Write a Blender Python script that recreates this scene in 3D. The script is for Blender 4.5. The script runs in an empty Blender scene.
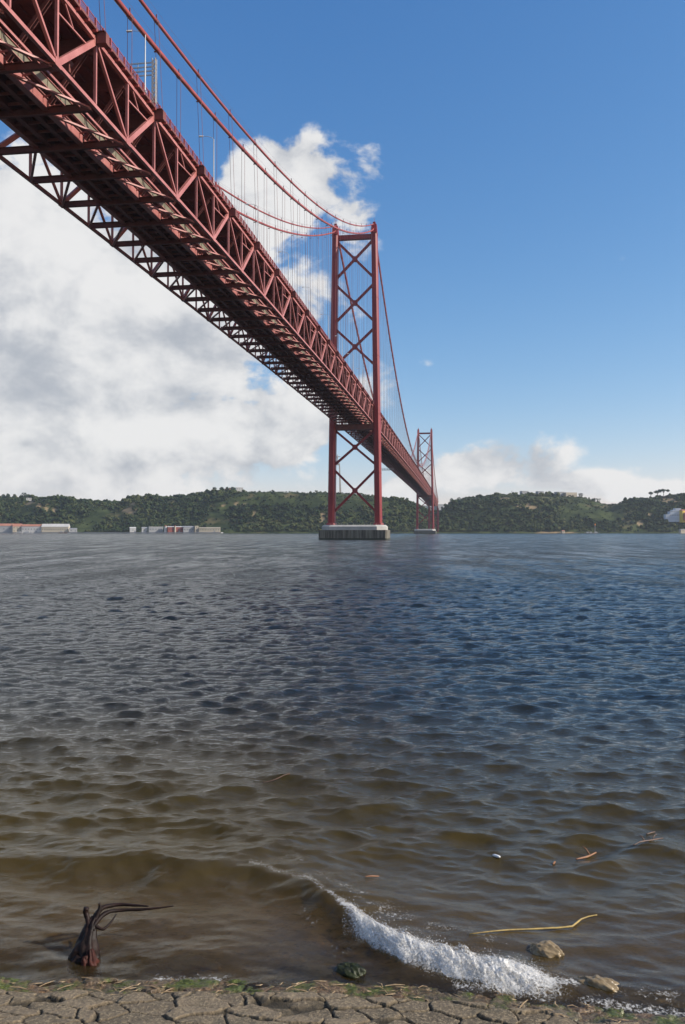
import bpy, math, random
import numpy as np
from mathutils import Vector, Matrix

random.seed(7)
rng = np.random.default_rng(11)
R = math.radians
SC = bpy.context.scene
COL = SC.collection

# ------------------------------------------------------------------ camera, light, exposure
CAMH = 4.889
FPX = 838.83
cam_d = bpy.data.cameras.new('camera')
cam = bpy.data.objects.new('camera', cam_d)
COL.objects.link(cam)
cam_d.sensor_fit = 'VERTICAL'
cam_d.sensor_height = 24.0
cam_d.lens = FPX / 1024.0 * 24.0
cam_d.clip_start = 0.1
cam_d.clip_end = 20000
cam.location = (0, 0, CAMH)
cam.rotation_euler = (math.pi / 2 + 0.022885, 0, 0)
SC.camera = cam

SUN_AZ, SUN_EL = R(98), R(31)
sd = bpy.data.lights.new('sun', 'SUN')
sd.energy = 4.8
sd.angle = R(0.5)
sd.color = (1.0, 0.93, 0.82)
sun = bpy.data.objects.new('sun', sd)
COL.objects.link(sun)
sun_dir = Vector((math.cos(SUN_EL) * math.sin(SUN_AZ), math.cos(SUN_EL) * math.cos(SUN_AZ), math.sin(SUN_EL)))
sun.rotation_euler = sun_dir.to_track_quat('Z', 'Y').to_euler()

SC.view_settings.view_transform = 'Standard'
SC.view_settings.look = 'None'
SC.view_settings.exposure = 0.25
SC.view_settings.gamma = 1.0
SC.view_settings.use_curve_mapping = False
SC.render.engine = 'CYCLES'
SC.cycles.max_bounces = 6
SC.cycles.transparent_max_bounces = 24
SC.cycles.volume_bounces = 0
SC.cycles.caustics_reflective = False
SC.cycles.caustics_refractive = False


class NT:
    """small helper that writes math as nodes"""
    def __init__(self, tree):
        self.t = tree
        self.n = tree.nodes
        self.l = tree.links

    def new(self, kind, **kw):
        nd = self.n.new(kind)
        for k, v in kw.items():
            setattr(nd, k, v)
        return nd

    def put(self, sock, v):
        if hasattr(v, 'is_linked') or hasattr(v, 'links'):
            self.l.new(v, sock)
        elif v is not None:
            if isinstance(v, (tuple, list)) and len(v) == 3 and sock.type == 'RGBA':
                v = (*v, 1)
            sock.default_value = v

    def m(self, op, a, b=None, c=None, clamp=False):
        nd = self.new('ShaderNodeMath', operation=op, use_clamp=clamp)
        self.put(nd.inputs[0], a)
        if b is not None: self.put(nd.inputs[1], b)
        if c is not None: self.put(nd.inputs[2], c)
        return nd.outputs[0]

    def ramp(self, v, lo, hi, a=0.0, b=1.0, smooth=True):
        nd = self.new('ShaderNodeMapRange', interpolation_type='SMOOTHSTEP' if smooth else 'LINEAR')
        self.put(nd.inputs['Value'], v)
        nd.inputs['From Min'].default_value = lo
        nd.inputs['From Max'].default_value = hi
        nd.inputs['To Min'].default_value = a
        nd.inputs['To Max'].default_value = b
        return nd.outputs[0]

    def noise(self, vec, scale, detail=4, rough=0.55, dist=0.0):
        nd = self.new('ShaderNodeTexNoise')
        if vec is not None: self.put(nd.inputs['Vector'], vec)
        nd.inputs['Scale'].default_value = scale
        nd.inputs['Detail'].default_value = detail
        nd.inputs['Roughness'].default_value = rough
        nd.inputs['Distortion'].default_value = dist
        return nd.outputs['Fac']

    def mix(self, f, a, b):
        nd = self.new('ShaderNodeMix', data_type='RGBA')
        self.put(nd.inputs[0], f)
        self.put(nd.inputs[6], a)
        self.put(nd.inputs[7], b)
        return nd.outputs[2]

    def vec(self, x, y, z=0.0):
        nd = self.new('ShaderNodeCombineXYZ')
        self.put(nd.inputs[0], x); self.put(nd.inputs[1], y); self.put(nd.inputs[2], z)
        return nd.outputs[0]

    def sep(self, v):
        nd = self.new('ShaderNodeSeparateXYZ')
        self.put(nd.inputs[0], v)
        return nd.outputs

    def scale(self, v, s):
        nd = self.new('ShaderNodeVectorMath', operation='MULTIPLY')
        self.put(nd.inputs[0], v)
        nd.inputs[1].default_value = s
        return nd.outputs[0]


def px_dir(px, py):
    """azimuth, elevation of a direction of the sky"""
    a = math.atan((px - 342.5) / FPX)
    e = math.atan((531.2 - py) / math.hypot(FPX, px - 342.5))
    return a, e


# ------------------------------------------------------------------ world: Nishita sky with procedural cumulus
W = bpy.data.worlds.new("World")
SC.world = W
W.use_nodes = True
nt = NT(W.node_tree)
bg = W.node_tree.nodes['Background']
sky = nt.new('ShaderNodeTexSky', sky_type='NISHITA')
sky.sun_disc = False
sky.sun_elevation = SUN_EL
sky.sun_rotation = SUN_AZ
sky.altitude = 5
sky.air_density = 1.0
sky.dust_density = 0.3
sky.ozone_density = 1.6
SKY_STRENGTH = 0.13
bg.inputs['Strength'].default_value = SKY_STRENGTH
tc = nt.new('ShaderNodeTexCoord')
dx, dy, dz = nt.sep(tc.outputs['Generated'])
az = nt.m('ARCTAN2', dx, dy)
el = nt.m('ARCSINE', dz)


# each: px, py, radius px x, y, weight
CLOUDS = [
    (30, 345, 285, 160, 1.5), (150, 420, 230, 90, 1.1), (-300, 250, 330, 260, 1.3), (290, 188, 88, 52, 1.2), (205, 225, 60, 60, 0.9),
    (225, 330, 110, 110, 0.9), (355, 200, 48, 36, 0.75), (290, 425, 62, 60, 0.9), (368, 165, 36, 34, 0.62), (350, 208, 46, 36, 0.95),
    (345, 340, 45, 40, 0.35), (480, 468, 75, 32, 0.85), (530, 462, 50, 30, 0.65), (575, 482, 90, 14, 0.6),
    (650, 490, 80, 14, 0.58), (660, 468, 40, 10, 0.35), (430, 357, 24, 16, 0.41), (552, 258, 18, 20, 0.41), (405, 480, 60, 40, 0.7),
    (-150, 470, 500, 60, 0.8), (1050, 470, 260, 40, 0.7),
]
M = None
for (cx, cy, rx, ry, w) in CLOUDS:
    a, e = px_dir(cx, cy)
    ra, re = rx / FPX * math.cos(a) ** 2, ry / FPX
    u = nt.m('MULTIPLY', nt.m('SUBTRACT', az, a), 1 / ra)
    v = nt.m('MULTIPLY', nt.m('SUBTRACT', el, e), 1 / re)
    q = nt.m('ADD', nt.m('MULTIPLY', u, u), nt.m('MULTIPLY', v, v))
    g = nt.m('MULTIPLY', nt.m('EXPONENT', nt.m('MULTIPLY', q, -1.0)), w)
    M = g if M is None else nt.m('SMOOTH_MAX', M, g, 0.25)
# behind the camera and overhead: a scatter of clouds of their own
back = nt.m('MULTIPLY', nt.ramp(dy, 0.25, -0.25), 0.42)
M = nt.m('MAXIMUM', M, back)


def cloud_noise(da, de):
    v = nt.vec(nt.m('ADD', az, da), nt.m('MULTIPLY', nt.m('ADD', el, de), 1.35), 3.7)
    a = nt.noise(v, 9.0, 10, 0.57, 0.15)
    return a


n1 = cloud_noise(0, 0)
n2 = cloud_noise(0.035, 0.030)
namp = nt.m('MULTIPLY', nt.m('MINIMUM', nt.m('ADD', M, 0.35), 1.0), 2.5)
dens = nt.m('ADD', nt.m('MULTIPLY', nt.m('SUBTRACT', n1, 0.5), namp), nt.m('SUBTRACT', M, 0.40))
alpha = nt.ramp(dens, 0.0, 0.24)
soft = nt.noise(nt.vec(az, nt.m('MULTIPLY', el, 1.6), 9.1), 3.1, 5, 0.5)
lit = nt.m('ADD', nt.m('MULTIPLY', nt.m('SUBTRACT', n1, n2), 3.6), 0.62)
lit = nt.m('ADD', lit, nt.m('MULTIPLY', nt.m('SUBTRACT', soft, 0.5), 0.65))
thick = nt.ramp(dens, 0.35, 1.6)
lit = nt.ramp(nt.m('SUBTRACT', lit, nt.m('MULTIPLY', thick, 0.33)), -0.35, 1.0)
ccol = nt.mix(lit, (0.39, 0.41, 0.445), (0.74, 0.73, 0.715))
k = 1.0 / SKY_STRENGTH
ccol_s = nt.scale(ccol, (k, k, k))
# the sky's three channels through a curve each, as a polarised photograph has it
cr_, cg_, cb_ = nt.sep(nt.scale(sky.outputs[0], (SKY_STRENGTH,) * 3))
sky_deep = nt.scale(nt.vec(nt.m('MULTIPLY', nt.m('POWER', cr_, 1.38), 1.04), nt.m('MULTIPLY', nt.m('POWER', cg_, 0.97), 0.80), nt.m('MULTIPLY', nt.m('POWER', cb_, 0.68), 0.83)), (k, k, k))
skyc = nt.mix(nt.m('MULTIPLY', alpha, 0.94), sky_deep, ccol_s)
nt.l.new(skyc, bg.inputs['Color'])


# ------------------------------------------------------------------ materials
def material(name):
    m = bpy.data.materials.new(name)
    m.use_nodes = True
    t = NT(m.node_tree)
    b = m.node_tree.nodes['Principled BSDF']
    return m, t, b


def paint(name, c1, c2, rough=0.5, scale=0.6, metal=0.0, bump=0.0, fine=6.0, spec=0.4):
    """weathered paint or similar: two colours broken up by world-sized noise"""
    m, t, b = material(name)
    co = t.new('ShaderNodeTexCoord').outputs['Object']
    a = t.noise(co, scale, 6, 0.6)
    f = t.noise(co, fine, 4, 0.6)
    k = t.ramp(t.m('ADD', t.m('MULTIPLY', a, 0.7), t.m('MULTIPLY', f, 0.3)), 0.35, 0.65)
    t.put(b.inputs['Base Color'], t.mix(k, c1, c2))
    b.inputs['Roughness'].default_value = rough
    b.inputs['Metallic'].default_value = metal
    b.inputs['Specular IOR Level'].default_value = spec
    if bump:
        bn = t.new('ShaderNodeBump')
        bn.inputs['Strength'].default_value = bump
        t.put(bn.inputs['Height'], f)
        t.l.new(bn.outputs[0], b.inputs['Normal'])
    return m


MAT = {}
MAT['truss'] = paint('faded_sunlit_red_truss_paint', (0.35, 0.118, 0.103), (0.47, 0.190, 0.172), 0.5, 0.25)  # faded red, with the pink sheen of sunlit steel put into the colour
MAT['under'] = paint('shaded_red_floor_paint', (0.12, 0.040, 0.034), (0.20, 0.066, 0.056), 0.7, 0.3)  # darker copy of the bridge red: shade under the deck put into the colour
MAT['tower'] = paint('deep_red_tower_paint', (0.19, 0.013, 0.017), (0.26, 0.022, 0.024), 0.5, 0.08)
MAT['cable'] = paint('red_cable_paint', (0.27, 0.050, 0.042), (0.36, 0.080, 0.065), 0.5, 0.3)
MAT['wire'] = paint('hanger_wire', (0.17, 0.06, 0.06), (0.24, 0.09, 0.09), 0.6, 0.3)
MAT['rail'] = paint('red_railing_paint', (0.30, 0.06, 0.055), (0.38, 0.085, 0.075), 0.5, 0.3)
MAT['beige'] = paint('beige_panel_paint', (0.14, 0.125, 0.085), (0.21, 0.185, 0.125), 0.7, 0.3)
MAT['asphalt'] = paint('road_asphalt', (0.045, 0.045, 0.045), (0.07, 0.068, 0.065), 0.9, 0.5)
MAT['galv'] = paint('galvanised_steel', (0.45, 0.46, 0.46), (0.55, 0.55, 0.54), 0.45, 0.8, 0.3)
MAT['lampglass'] = paint('lamp_glass', (0.6, 0.6, 0.58), (0.7, 0.7, 0.68), 0.2, 1)
MAT['orange'] = paint('orange_paint', (0.75, 0.22, 0.03), (0.8, 0.28, 0.05), 0.5, 1)
MAT['white'] = paint('white_wall_paint', (0.46, 0.44, 0.41), (0.56, 0.54, 0.51), 0.8, 0.05)
MAT['greywall'] = paint('grey_render_wall', (0.30, 0.30, 0.30), (0.40, 0.39, 0.37), 0.85, 0.05)
MAT['beigewall'] = paint('beige_render_wall', (0.42, 0.36, 0.27), (0.52, 0.45, 0.34), 0.85, 0.05)
MAT['shadewall'] = paint('shaded_white_wall', (0.50, 0.53, 0.58), (0.6, 0.62, 0.66), 0.8, 0.05)  # white wall whose bluish shade is painted into the colour
MAT['yellow'] = paint('yellow_wall_paint', (0.75, 0.50, 0.06), (0.8, 0.56, 0.10), 0.8, 0.05)
MAT['redwall'] = paint('red_wall_paint', (0.26, 0.075, 0.055), (0.33, 0.10, 0.075), 0.8, 0.05)
MAT['rooftile'] = paint('terracotta_roof', (0.34, 0.14, 0.09), (0.44, 0.20, 0.13), 0.85, 0.08)
MAT['greyroof'] = paint('grey_sheet_roof', (0.22, 0.22, 0.23), (0.30, 0.30, 0.30), 0.7, 0.08)
MAT['window'] = paint('dark_window_glass', (0.03, 0.04, 0.05), (0.05, 0.06, 0.07), 0.1, 0.3)
MAT['bark'] = paint('bark', (0.06, 0.04, 0.028), (0.11, 0.075, 0.05), 0.9, 0.5)
MAT['pine'] = paint('pine_needles', (0.018, 0.035, 0.014), (0.04, 0.065, 0.025), 0.8, 0.15)
MAT['monument'] = paint('pale_concrete', (0.50, 0.44, 0.36), (0.6, 0.54, 0.45), 0.85, 0.05)
MAT['driftwood'] = paint('wet_dark_driftwood', (0.008, 0.005, 0.004), (0.026, 0.012, 0.009), 0.55, 5, 0, 1.0, 40, 0.2)
MAT['redwood'] = paint('split_red_wood', (0.018, 0.006, 0.004), (0.065, 0.017, 0.011), 0.6, 6, 0, 1.0, 45, 0.2)
MAT['reed'] = paint('dry_yellow_reed', (0.20, 0.13, 0.035), (0.48, 0.34, 0.10), 0.5, 3, 0, 0.2, 30)
MAT['stick'] = paint('orange_brown_stick', (0.20, 0.085, 0.035), (0.33, 0.16, 0.07), 0.5, 5, 0, 0.2, 30)
MAT['twig'] = paint('dark_twig', (0.09, 0.05, 0.03), (0.16, 0.09, 0.055), 0.5, 5, 0, 0.2, 30)
MAT['straw'] = paint('pale_straw', (0.22, 0.14, 0.07), (0.46, 0.34, 0.20), 0.7, 5, 0, 0.2, 40)
MAT['litter'] = paint('white_scrap', (0.7, 0.7, 0.68), (0.8, 0.8, 0.78), 0.4, 5)
MAT['boulder'] = paint('tan_wet_boulder', (0.16, 0.115, 0.06), (0.30, 0.22, 0.12), 0.3, 4, 0, 0.6, 25)
MAT['weedrock'] = paint('weed_covered_rock', (0.006, 0.007, 0.003), (0.026, 0.032, 0.008), 0.5, 9, 0, 1.0, 60, 0.3)

# pier concrete with rain streaks
m, t, b = material('pier_concrete')
co = t.new('ShaderNodeTexCoord').outputs['Object']
st = t.noise(t.scale(co, (1.0, 1.0, 0.06)), 0.9, 5, 0.6)
gr = t.noise(co, 0.25, 5, 0.6)
c = t.mix(t.ramp(st, 0.40, 0.62), (0.075, 0.066, 0.050), (0.21, 0.19, 0.145))
c = t.mix(t.m('MULTIPLY', t.ramp(gr, 0.45, 0.65), 0.5), c, (0.15, 0.14, 0.11))
z = t.sep(t.new('ShaderNodeNewGeometry').outputs['Position'])[2]
c = t.mix(t.ramp(t.m('ADD', z, t.m('MULTIPLY', gr, 0.8)), 1.4, 0.9), c, (0.035, 0.038, 0.022))   # weed band at the tide line
t.put(b.inputs['Base Color'], c)
b.inputs['Roughness'].default_value = 0.85
MAT['pier'] = m
MAT['cap'] = paint('pale_pier_cap_concrete', (0.34, 0.33, 0.31), (0.46, 0.44, 0.41), 0.85, 0.2)


# ------------------------------------------------------------------ mesh helpers
class MB:
    def __init__(self):
        self.v = []
        self.f = []

    def add(self, vs, fs):
        o = len(self.v)
        self.v.extend([tuple(p) for p in vs])
        self.f.extend([tuple(i + o for i in f) for f in fs])
        return self

    def box(self, lo, hi):
        x0, y0, z0 = lo
        x1, y1, z1 = hi
        vs = [(x0, y0, z0), (x1, y0, z0), (x1, y1, z0), (x0, y1, z0), (x0, y0, z1), (x1, y0, z1), (x1, y1, z1), (x0, y1, z1)]
        return self.add(vs, [(0, 3, 2, 1), (4, 5, 6, 7), (0, 1, 5, 4), (1, 2, 6, 5), (2, 3, 7, 6), (3, 0, 4, 7)])

    def beam(self, p, q, w, h, up=(0, 0, 1)):
        p, q = Vector(p), Vector(q)
        d = (q - p).normalized()
        up = Vector(up)
        if abs(d.dot(up)) > 0.99: up = Vector((0, 1, 0)) if abs(d.y) < 0.9 else Vector((1, 0, 0))
        s = d.cross(up).normalized()
        u = s.cross(d).normalized()
        a, c = s * (w / 2), u * (h / 2)
        vs = [p - a - c, p + a - c, p + a + c, p - a + c, q - a - c, q + a - c, q + a + c, q - a + c]
        return self.add(vs, [(0, 1, 2, 3), (4, 7, 6, 5), (0, 4, 5, 1), (1, 5, 6, 2), (2, 6, 7, 3), (3, 7, 4, 0)])

    def tube(self, pts, rad, n=8, cap=True, squash=1.0, wob=0.0):
        pts = [Vector(p) for p in pts]
        if not isinstance(rad, (list, tuple)): rad = [rad] * len(pts)
        vs, fs = [], []
        prev = None
        for i, p in enumerate(pts):
            d = (pts[min(i + 1, len(pts) - 1)] - pts[max(i - 1, 0)]).normalized()
            if prev is None:
                ref = Vector((0, 0, 1)) if abs(d.z) < 0.9 else Vector((1, 0, 0))
                s = d.cross(ref).normalized()
            else:
                s = (prev - d * prev.dot(d)).normalized()
            prev = s
            u = s.cross(d)
            for j in range(n):
                a = 2 * math.pi * j / n
                r = rad[i] * (1 + (random.uniform(-wob, wob) if wob else 0))
                vs.append(p + s * (math.cos(a) * r) + u * (math.sin(a) * r * squash))
        for i in range(len(pts) - 1):
            for j in range(n):
                k = (j + 1) % n
                fs.append((i * n + j, i * n + k, (i + 1) * n + k, (i + 1) * n + j))
        if cap:
            fs.append(tuple(range(n - 1, -1, -1)))
            fs.append(tuple((len(pts) - 1) * n + j for j in range(n)))
        return self.add(vs, fs)

    def prism(self, prof0, z0, prof1, z1):
        """closed outline prof0 at z0 lofted to prof1 at z1"""
        n = len(prof0)
        vs = [(x, y, z0) for x, y in prof0] + [(x, y, z1) for x, y in prof1]
        fs = [(i, (i + 1) % n, n + (i + 1) % n, n + i) for i in range(n)]
        fs += [tuple(range(n - 1, -1, -1)), tuple(range(n, 2 * n))]
        return self.add(vs, fs)

    def build(self, name, mat, parent=None, smooth=False):
        me = bpy.data.meshes.new(name)
        me.from_pydata(self.v, [], self.f)
        me.materials.append(mat)
        if smooth:
            me.polygons.foreach_set('use_smooth', [True] * len(me.polygons))
        me.update()
        return link(name, me, parent)


def link(name, me, parent=None):
    o = bpy.data.objects.new(name, me)
    COL.objects.link(o)
    if parent: o.parent = parent
    return o


def np_mesh(name, V, F, mat, attrs=None, smooth=True, parent=None):
    """V n x 3, F m x k (k = 3 or 4)"""
    me = bpy.data.meshes.new(name)
    k = F.shape[1]
    me.vertices.add(len(V)); me.loops.add(F.size); me.polygons.add(len(F))
    me.vertices.foreach_set('co', np.ascontiguousarray(V, dtype=np.float32).ravel())
    me.loops.foreach_set('vertex_index', np.ascontiguousarray(F, dtype=np.int32).ravel())
    me.polygons.foreach_set('loop_start', np.arange(0, F.size, k, dtype=np.int32))
    me.polygons.foreach_set('loop_total', np.full(len(F), k, dtype=np.int32))
    me.polygons.foreach_set('use_smooth', np.full(len(F), smooth))
    for an, arr in (attrs or {}).items():
        at = me.attributes.new(an, 'FLOAT', 'POINT')
        at.data.foreach_set('value', np.ascontiguousarray(arr, dtype=np.float32).ravel())
    me.update()
    me.validate()
    me.materials.append(mat)
    return link(name, me, parent)


def grid_faces(nr, nc):
    i = np.arange(nr - 1)[:, None] * nc + np.arange(nc - 1)[None, :]
    i = i.ravel()
    return np.stack([i, i + 1, i + nc + 1, i + nc], 1)


def tag(o, label=None, cat=None, group=None, kind=None):
    if label: o['label'] = label
    if cat: o['category'] = cat
    if group: o['group'] = group
    if kind: o['kind'] = kind
    return o


def empty(name, loc=(0, 0, 0), rz=0.0):
    o = bpy.data.objects.new(name, None)
    o.empty_display_size = 0.5
    COL.objects.link(o)
    o.location = loc
    o.rotation_euler = (0, 0, rz)
    return o


def copy_tree(o, parent=None):
    c = o.copy()
    COL.objects.link(c)
    if parent: c.parent = parent
    for ch in list(o.children):
        copy_tree(ch, c)
    return c


_H = rng.random((256, 256))


def vnoise(x, y, seed=0):
    x = np.asarray(x, float) + seed * 17.31
    y = np.asarray(y, float) + seed * 9.77
    xi, yi = np.floor(x).astype(int), np.floor(y).astype(int)
    fx, fy = x - xi, y - yi
    fx, fy = fx * fx * (3 - 2 * fx), fy * fy * (3 - 2 * fy)
    g = lambda a, b: _H[a & 255, b & 255]
    return (g(xi, yi) * (1 - fx) + g(xi + 1, yi) * fx) * (1 - fy) + (g(xi, yi + 1) * (1 - fx) + g(xi + 1, yi + 1) * fx) * fy


def fbm(x, y, oct=5, seed=0):
    s, a, n = 0, 0.5, 0
    for i in range(oct):
        s = s + a * vnoise(x * 2 ** i, y * 2 ** i, seed + i * 3)
        n += a
        a *= 0.5
    return s / n


def sstep(a, b, x):
    t = np.clip((np.asarray(x, float) - a) / (b - a), 0, 1)
    return t * t * (3 - 2 * t)


def ground_pt(px, py, z=0.0):
    """where the sight line of a photo point meets the level z"""
    p = 0.022885
    v = ((px - 342.5) / FPX, 1.0, -(py - 512) / FPX)
    y = math.cos(p) * v[1] - math.sin(p) * v[2]
    zz = math.sin(p) * v[1] + math.cos(p) * v[2]
    k = (z - CAMH) / zz
    return v[0] * k, y * k


def at(px, py, Y):
    return (px - 342.5) / FPX * Y, Y, CAMH + (531.2 - py) / FPX * Y


# ------------------------------------------------------------------ breaker line near the shore
BRX = np.array([-14, -6, -3.2, -1.3, -0.55, 0.05, 0.66, 1.4, 2.0, 2.8, 4.0, 8.0])
BRY = np.array([13.2, 12.7, 12.35, 12.2, 11.6, 10.7, 9.95, 9.5, 9.3, 9.12, 9.0, 9.0])


def breaker_y(x):
    return np.interp(x, BRX, BRY)


def breaker_amp(x):
    return np.interp(x, [-14, -5, -2, -0.8, 0.0, 0.7, 1.5, 2.3, 3.0, 4.0], [0.04, 0.09, 0.15, 0.18, 0.19, 0.18, 0.15, 0.09, 0.04, 0.0])


def breaker_h(x, y):
    d = y - breaker_y(x) + 0.30 * (fbm(x * 1.1, y * 0.4, 4, 40) - 0.5)
    w = np.where(d < 0, 0.50, 1.5)
    h = breaker_amp(x) * np.exp(-(d / w) ** 2)
    return h - 0.25 * breaker_amp(x) * np.exp(-((d + 0.9) / 0.6) ** 2)


def edge_y(x):
    return np.interp(x, [-9, -3.7, 0, 1.0, 2.3, 3.5, 9], [9.34, 9.28, 9.22, 9.08, 8.78, 8.56, 8.4]) + 0.10 * (fbm(np.asarray(x) * 1.7, 0 * np.asarray(x) + 3.3, 4) - 0.5)


def bed_z(x, y):
    d = y - edge_y(x)
    z = -0.07 - 0.13 * d - 0.020 * d * d
    z = z + 0.16 * (fbm(x * 1.1, y * 1.1, 5, 2) - 0.5) + 0.07 * (fbm(x * 4, y * 4, 4, 5) - 0.5)
    return np.maximum(z, -6.0)


# ------------------------------------------------------------------ water
m, t, b = material('river_water')
t.n.remove(b)
outn = t.n['Material Output']
pos = t.new('ShaderNodeNewGeometry').outputs['Position']
depth = t.new('ShaderNodeAttribute', attribute_name='murk').outputs['Fac']
far = t.new('ShaderNodeAttribute', attribute_name='far').outputs['Fac']
foamA = t.new('ShaderNodeAttribute', attribute_name='foam').outputs['Fac']
px_, py_, pz_ = t.sep(pos)
rip = t.noise(t.vec(px_, t.m('MULTIPLY', py_, 1.5), pz_), 4.2, 6, 0.68, 0.6)
rip2 = t.noise(t.vec(px_, t.m('MULTIPLY', py_, 1.6), 0.0), 1.3, 6, 0.68, 0.4)
swell = t.noise(t.vec(px_, t.m('MULTIPLY', py_, 2.2), 5.0), 0.11, 4, 0.6, 0.3)
b1 = t.new('ShaderNodeBump')
t.put(b1.inputs['Strength'], t.ramp(py_, 10.0, 30.0, 0.20, 1.1, False))
b1.inputs['Distance'].default_value = 0.065
t.put(b1.inputs['Height'], rip)
b2 = t.new('ShaderNodeBump')
b2.inputs['Distance'].default_value = 0.26
gust_n = t.noise(t.vec(t.m('MULTIPLY', px_, 0.16), t.m('MULTIPLY', py_, 0.035), 0.0), 1.0, 8, 0.72)
t.put(b2.inputs['Strength'], t.m('MULTIPLY', far, t.ramp(gust_n, 0.36, 0.64, 0.15, 1.7)))
t.put(b2.inputs['Height'], t.m('ADD', rip2, t.m('MULTIPLY', swell, 1.2)))
t.l.new(b1.outputs[0], b2.inputs['Normal'])
fres = t.new('ShaderNodeFresnel')
fres.inputs['IOR'].default_value = 1.333
t.l.new(b2.outputs[0], fres.inputs['Normal'])
gl = t.new('ShaderNodeBsdfGlossy')
t.put(gl.inputs['Roughness'], t.m('ADD', t.m('MULTIPLY', far, 0.09), 0.025))
gl.inputs['Color'].default_value = (1, 1, 1, 1)
t.l.new(b2.outputs[0], gl.inputs['Normal'])
body_d = t.new('ShaderNodeBsdfDiffuse')
body_t = t.new('ShaderNodeBsdfTranslucent')
body_m = t.new('ShaderNodeMixShader')
body_m.inputs[0].default_value = 0.65
t.l.new(body_d.outputs[0], body_m.inputs[1]); t.l.new(body_t.outputs[0], body_m.inputs[2])
var = t.noise(pos, 0.05, 4, 0.6)
near_c = t.mix(t.noise(pos, 0.6, 4, 0.6), (0.125, 0.084, 0.010), (0.185, 0.128, 0.022))
deep_c = t.mix(var, (0.026, 0.034, 0.032), (0.037, 0.045, 0.040))
murk_c = t.mix(t.ramp(py_, 10.0, 27.0), t.mix(t.ramp(depth, 0.35, 1.0), (0.32, 0.225, 0.10), near_c), deep_c)
for bd in (body_d, body_t):
    t.put(bd.inputs['Color'], murk_c)
    t.l.new(b1.outputs[0], bd.inputs['Normal'])
tr = t.new('ShaderNodeBsdfTransparent')
tr.inputs['Color'].default_value = (0.86, 0.77, 0.56, 1)
inner = t.new('ShaderNodeMixShader')
t.put(inner.inputs[0], depth)
t.l.new(tr.outputs[0], inner.inputs[1]); t.l.new(body_m.outputs[0], inner.inputs[2])
surf = t.new('ShaderNodeMixShader')
t.put(surf.inputs[0], fres.outputs[0])
t.l.new(inner.outputs[0], surf.inputs[1]); t.l.new(gl.outputs[0], surf.inputs[2])
foam = t.new('ShaderNodeBsdfDiffuse')
foam.inputs['Color'].default_value = (0.60, 0.58, 0.54, 1)
fn = t.noise(pos, 22.0, 6, 0.75, 0.8)
fk = t.ramp(t.m('ADD', foamA, t.m('MULTIPLY', t.m('SUBTRACT', fn, 0.5), 1.5)), 0.42, 0.72)
fk = t.m('MULTIPLY', fk, t.ramp(foamA, 0.02, 0.15))
fs_ = t.new('ShaderNodeMixShader')
t.put(fs_.inputs[0], t.m('MULTIPLY', fk, 0.9))
t.l.new(surf.outputs[0], fs_.inputs[1]); t.l.new(foam.outputs[0], fs_.inputs[2])
t.l.new(fs_.outputs[0], outn.inputs['Surface'])
MAT['water'] = m

# wind waves: sum of many small sine trains running towards the shore
waves = []
for i in range(170):
    lam = math.exp(random.uniform(math.log(0.14), math.log(5.0)))
    ang = random.gauss(R(-101), R(31))
    sl = 0.0365 * (1.0 if lam < 1.0 else (1.0 / lam) ** 1.05) * min(1.0, 0.35 + 0.65 * (lam / 0.5))
    waves.append((lam, ang, sl * lam / (2 * math.pi), random.uniform(0, 6.28)))


def wave_all(x, y, dr):
    """height and the sideways drift that sharpens the crests"""
    h = np.zeros_like(x); ux = np.zeros_like(x); uy = np.zeros_like(x)
    gust = 0.65 + 0.7 * fbm(x * 0.05, y * 0.035, 3, 8)
    shoal = 0.50 + 0.50 * sstep(9.5, 14.0, y)
    for lam, ang, a, ph in waves:
        ca, sa = math.cos(ang), math.sin(ang)
        k_ = 2 * math.pi / lam
        fade = np.clip((lam / dr - 3.0) / 2.5, 0, 1)
        p = k_ * (ca * x + sa * y) + ph
        h += a * fade * np.sin(p)
        c_ = a * fade * np.cos(p)
        ux += ca * c_; uy += sa * c_
    m_ = gust * shoal
    return h * m_, 0.9 * ux * m_, 0.9 * uy * m_


def wave_h(x, y, dr):
    return wave_all(x, y, dr)[0]


ys = [8.0]
while ys[-1] < 2600:
    y = ys[-1]
    ys.append(y + max(0.020, 0.0026 * y if y < 150 else 0.0036 * y if y < 500 else 0.03 * y))
ys = np.array(ys)
tn = np.concatenate([-np.geomspace(3.0, 0.955, 40), -np.arange(0.95, 0.5001, -0.0040), np.arange(-0.5, 0.5001, 0.0021), np.arange(0.504, 0.9501, 0.0040), np.geomspace(0.955, 3.0, 40)])
YY, TT = np.meshgrid(ys, tn, indexing='ij')
XX = YY * TT
DR = np.maximum(np.gradient(ys)[:, None], 0.7 * np.abs(np.gradient(tn))[None, :] * YY)
ZZ, UX, UY = wave_all(XX, YY, DR)
ZZ = ZZ + np.where(YY < 30, breaker_h(XX, YY), 0)
BZ = bed_z(XX, np.minimum(YY, 60))
murk = 1 - np.exp(-np.clip(ZZ - BZ, 0, 9) * 2.3)
farA = sstep(18, 110, YY)
dcr = YY - breaker_y(XX)
act = sstep(-1.5, -0.6, XX) * (1 - sstep(3.0, 5.0, XX))
wdt = 0.10 + 0.24 * sstep(-0.3, 0.9, XX)
foamv = 0.70 * act * np.exp(-((dcr + 0.4 * wdt) / wdt) ** 2) * (0.55 + 0.45 * sstep(-0.3, 0.3, XX)) * (0.45 + 1.1 * fbm(XX * 4, YY * 7, 4, 33)) * (1 - 0.45 * sstep(1.8, 2.6, XX))
ed = YY - edge_y(XX)
foamv = np.maximum(foamv, 0.42 * np.exp(-((ed - 0.06) / 0.16) ** 2) * (0.3 + 0.9 * sstep(0.4, 0.6, fbm(XX * 1.3, YY * 1.3, 3, 4))))
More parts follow.
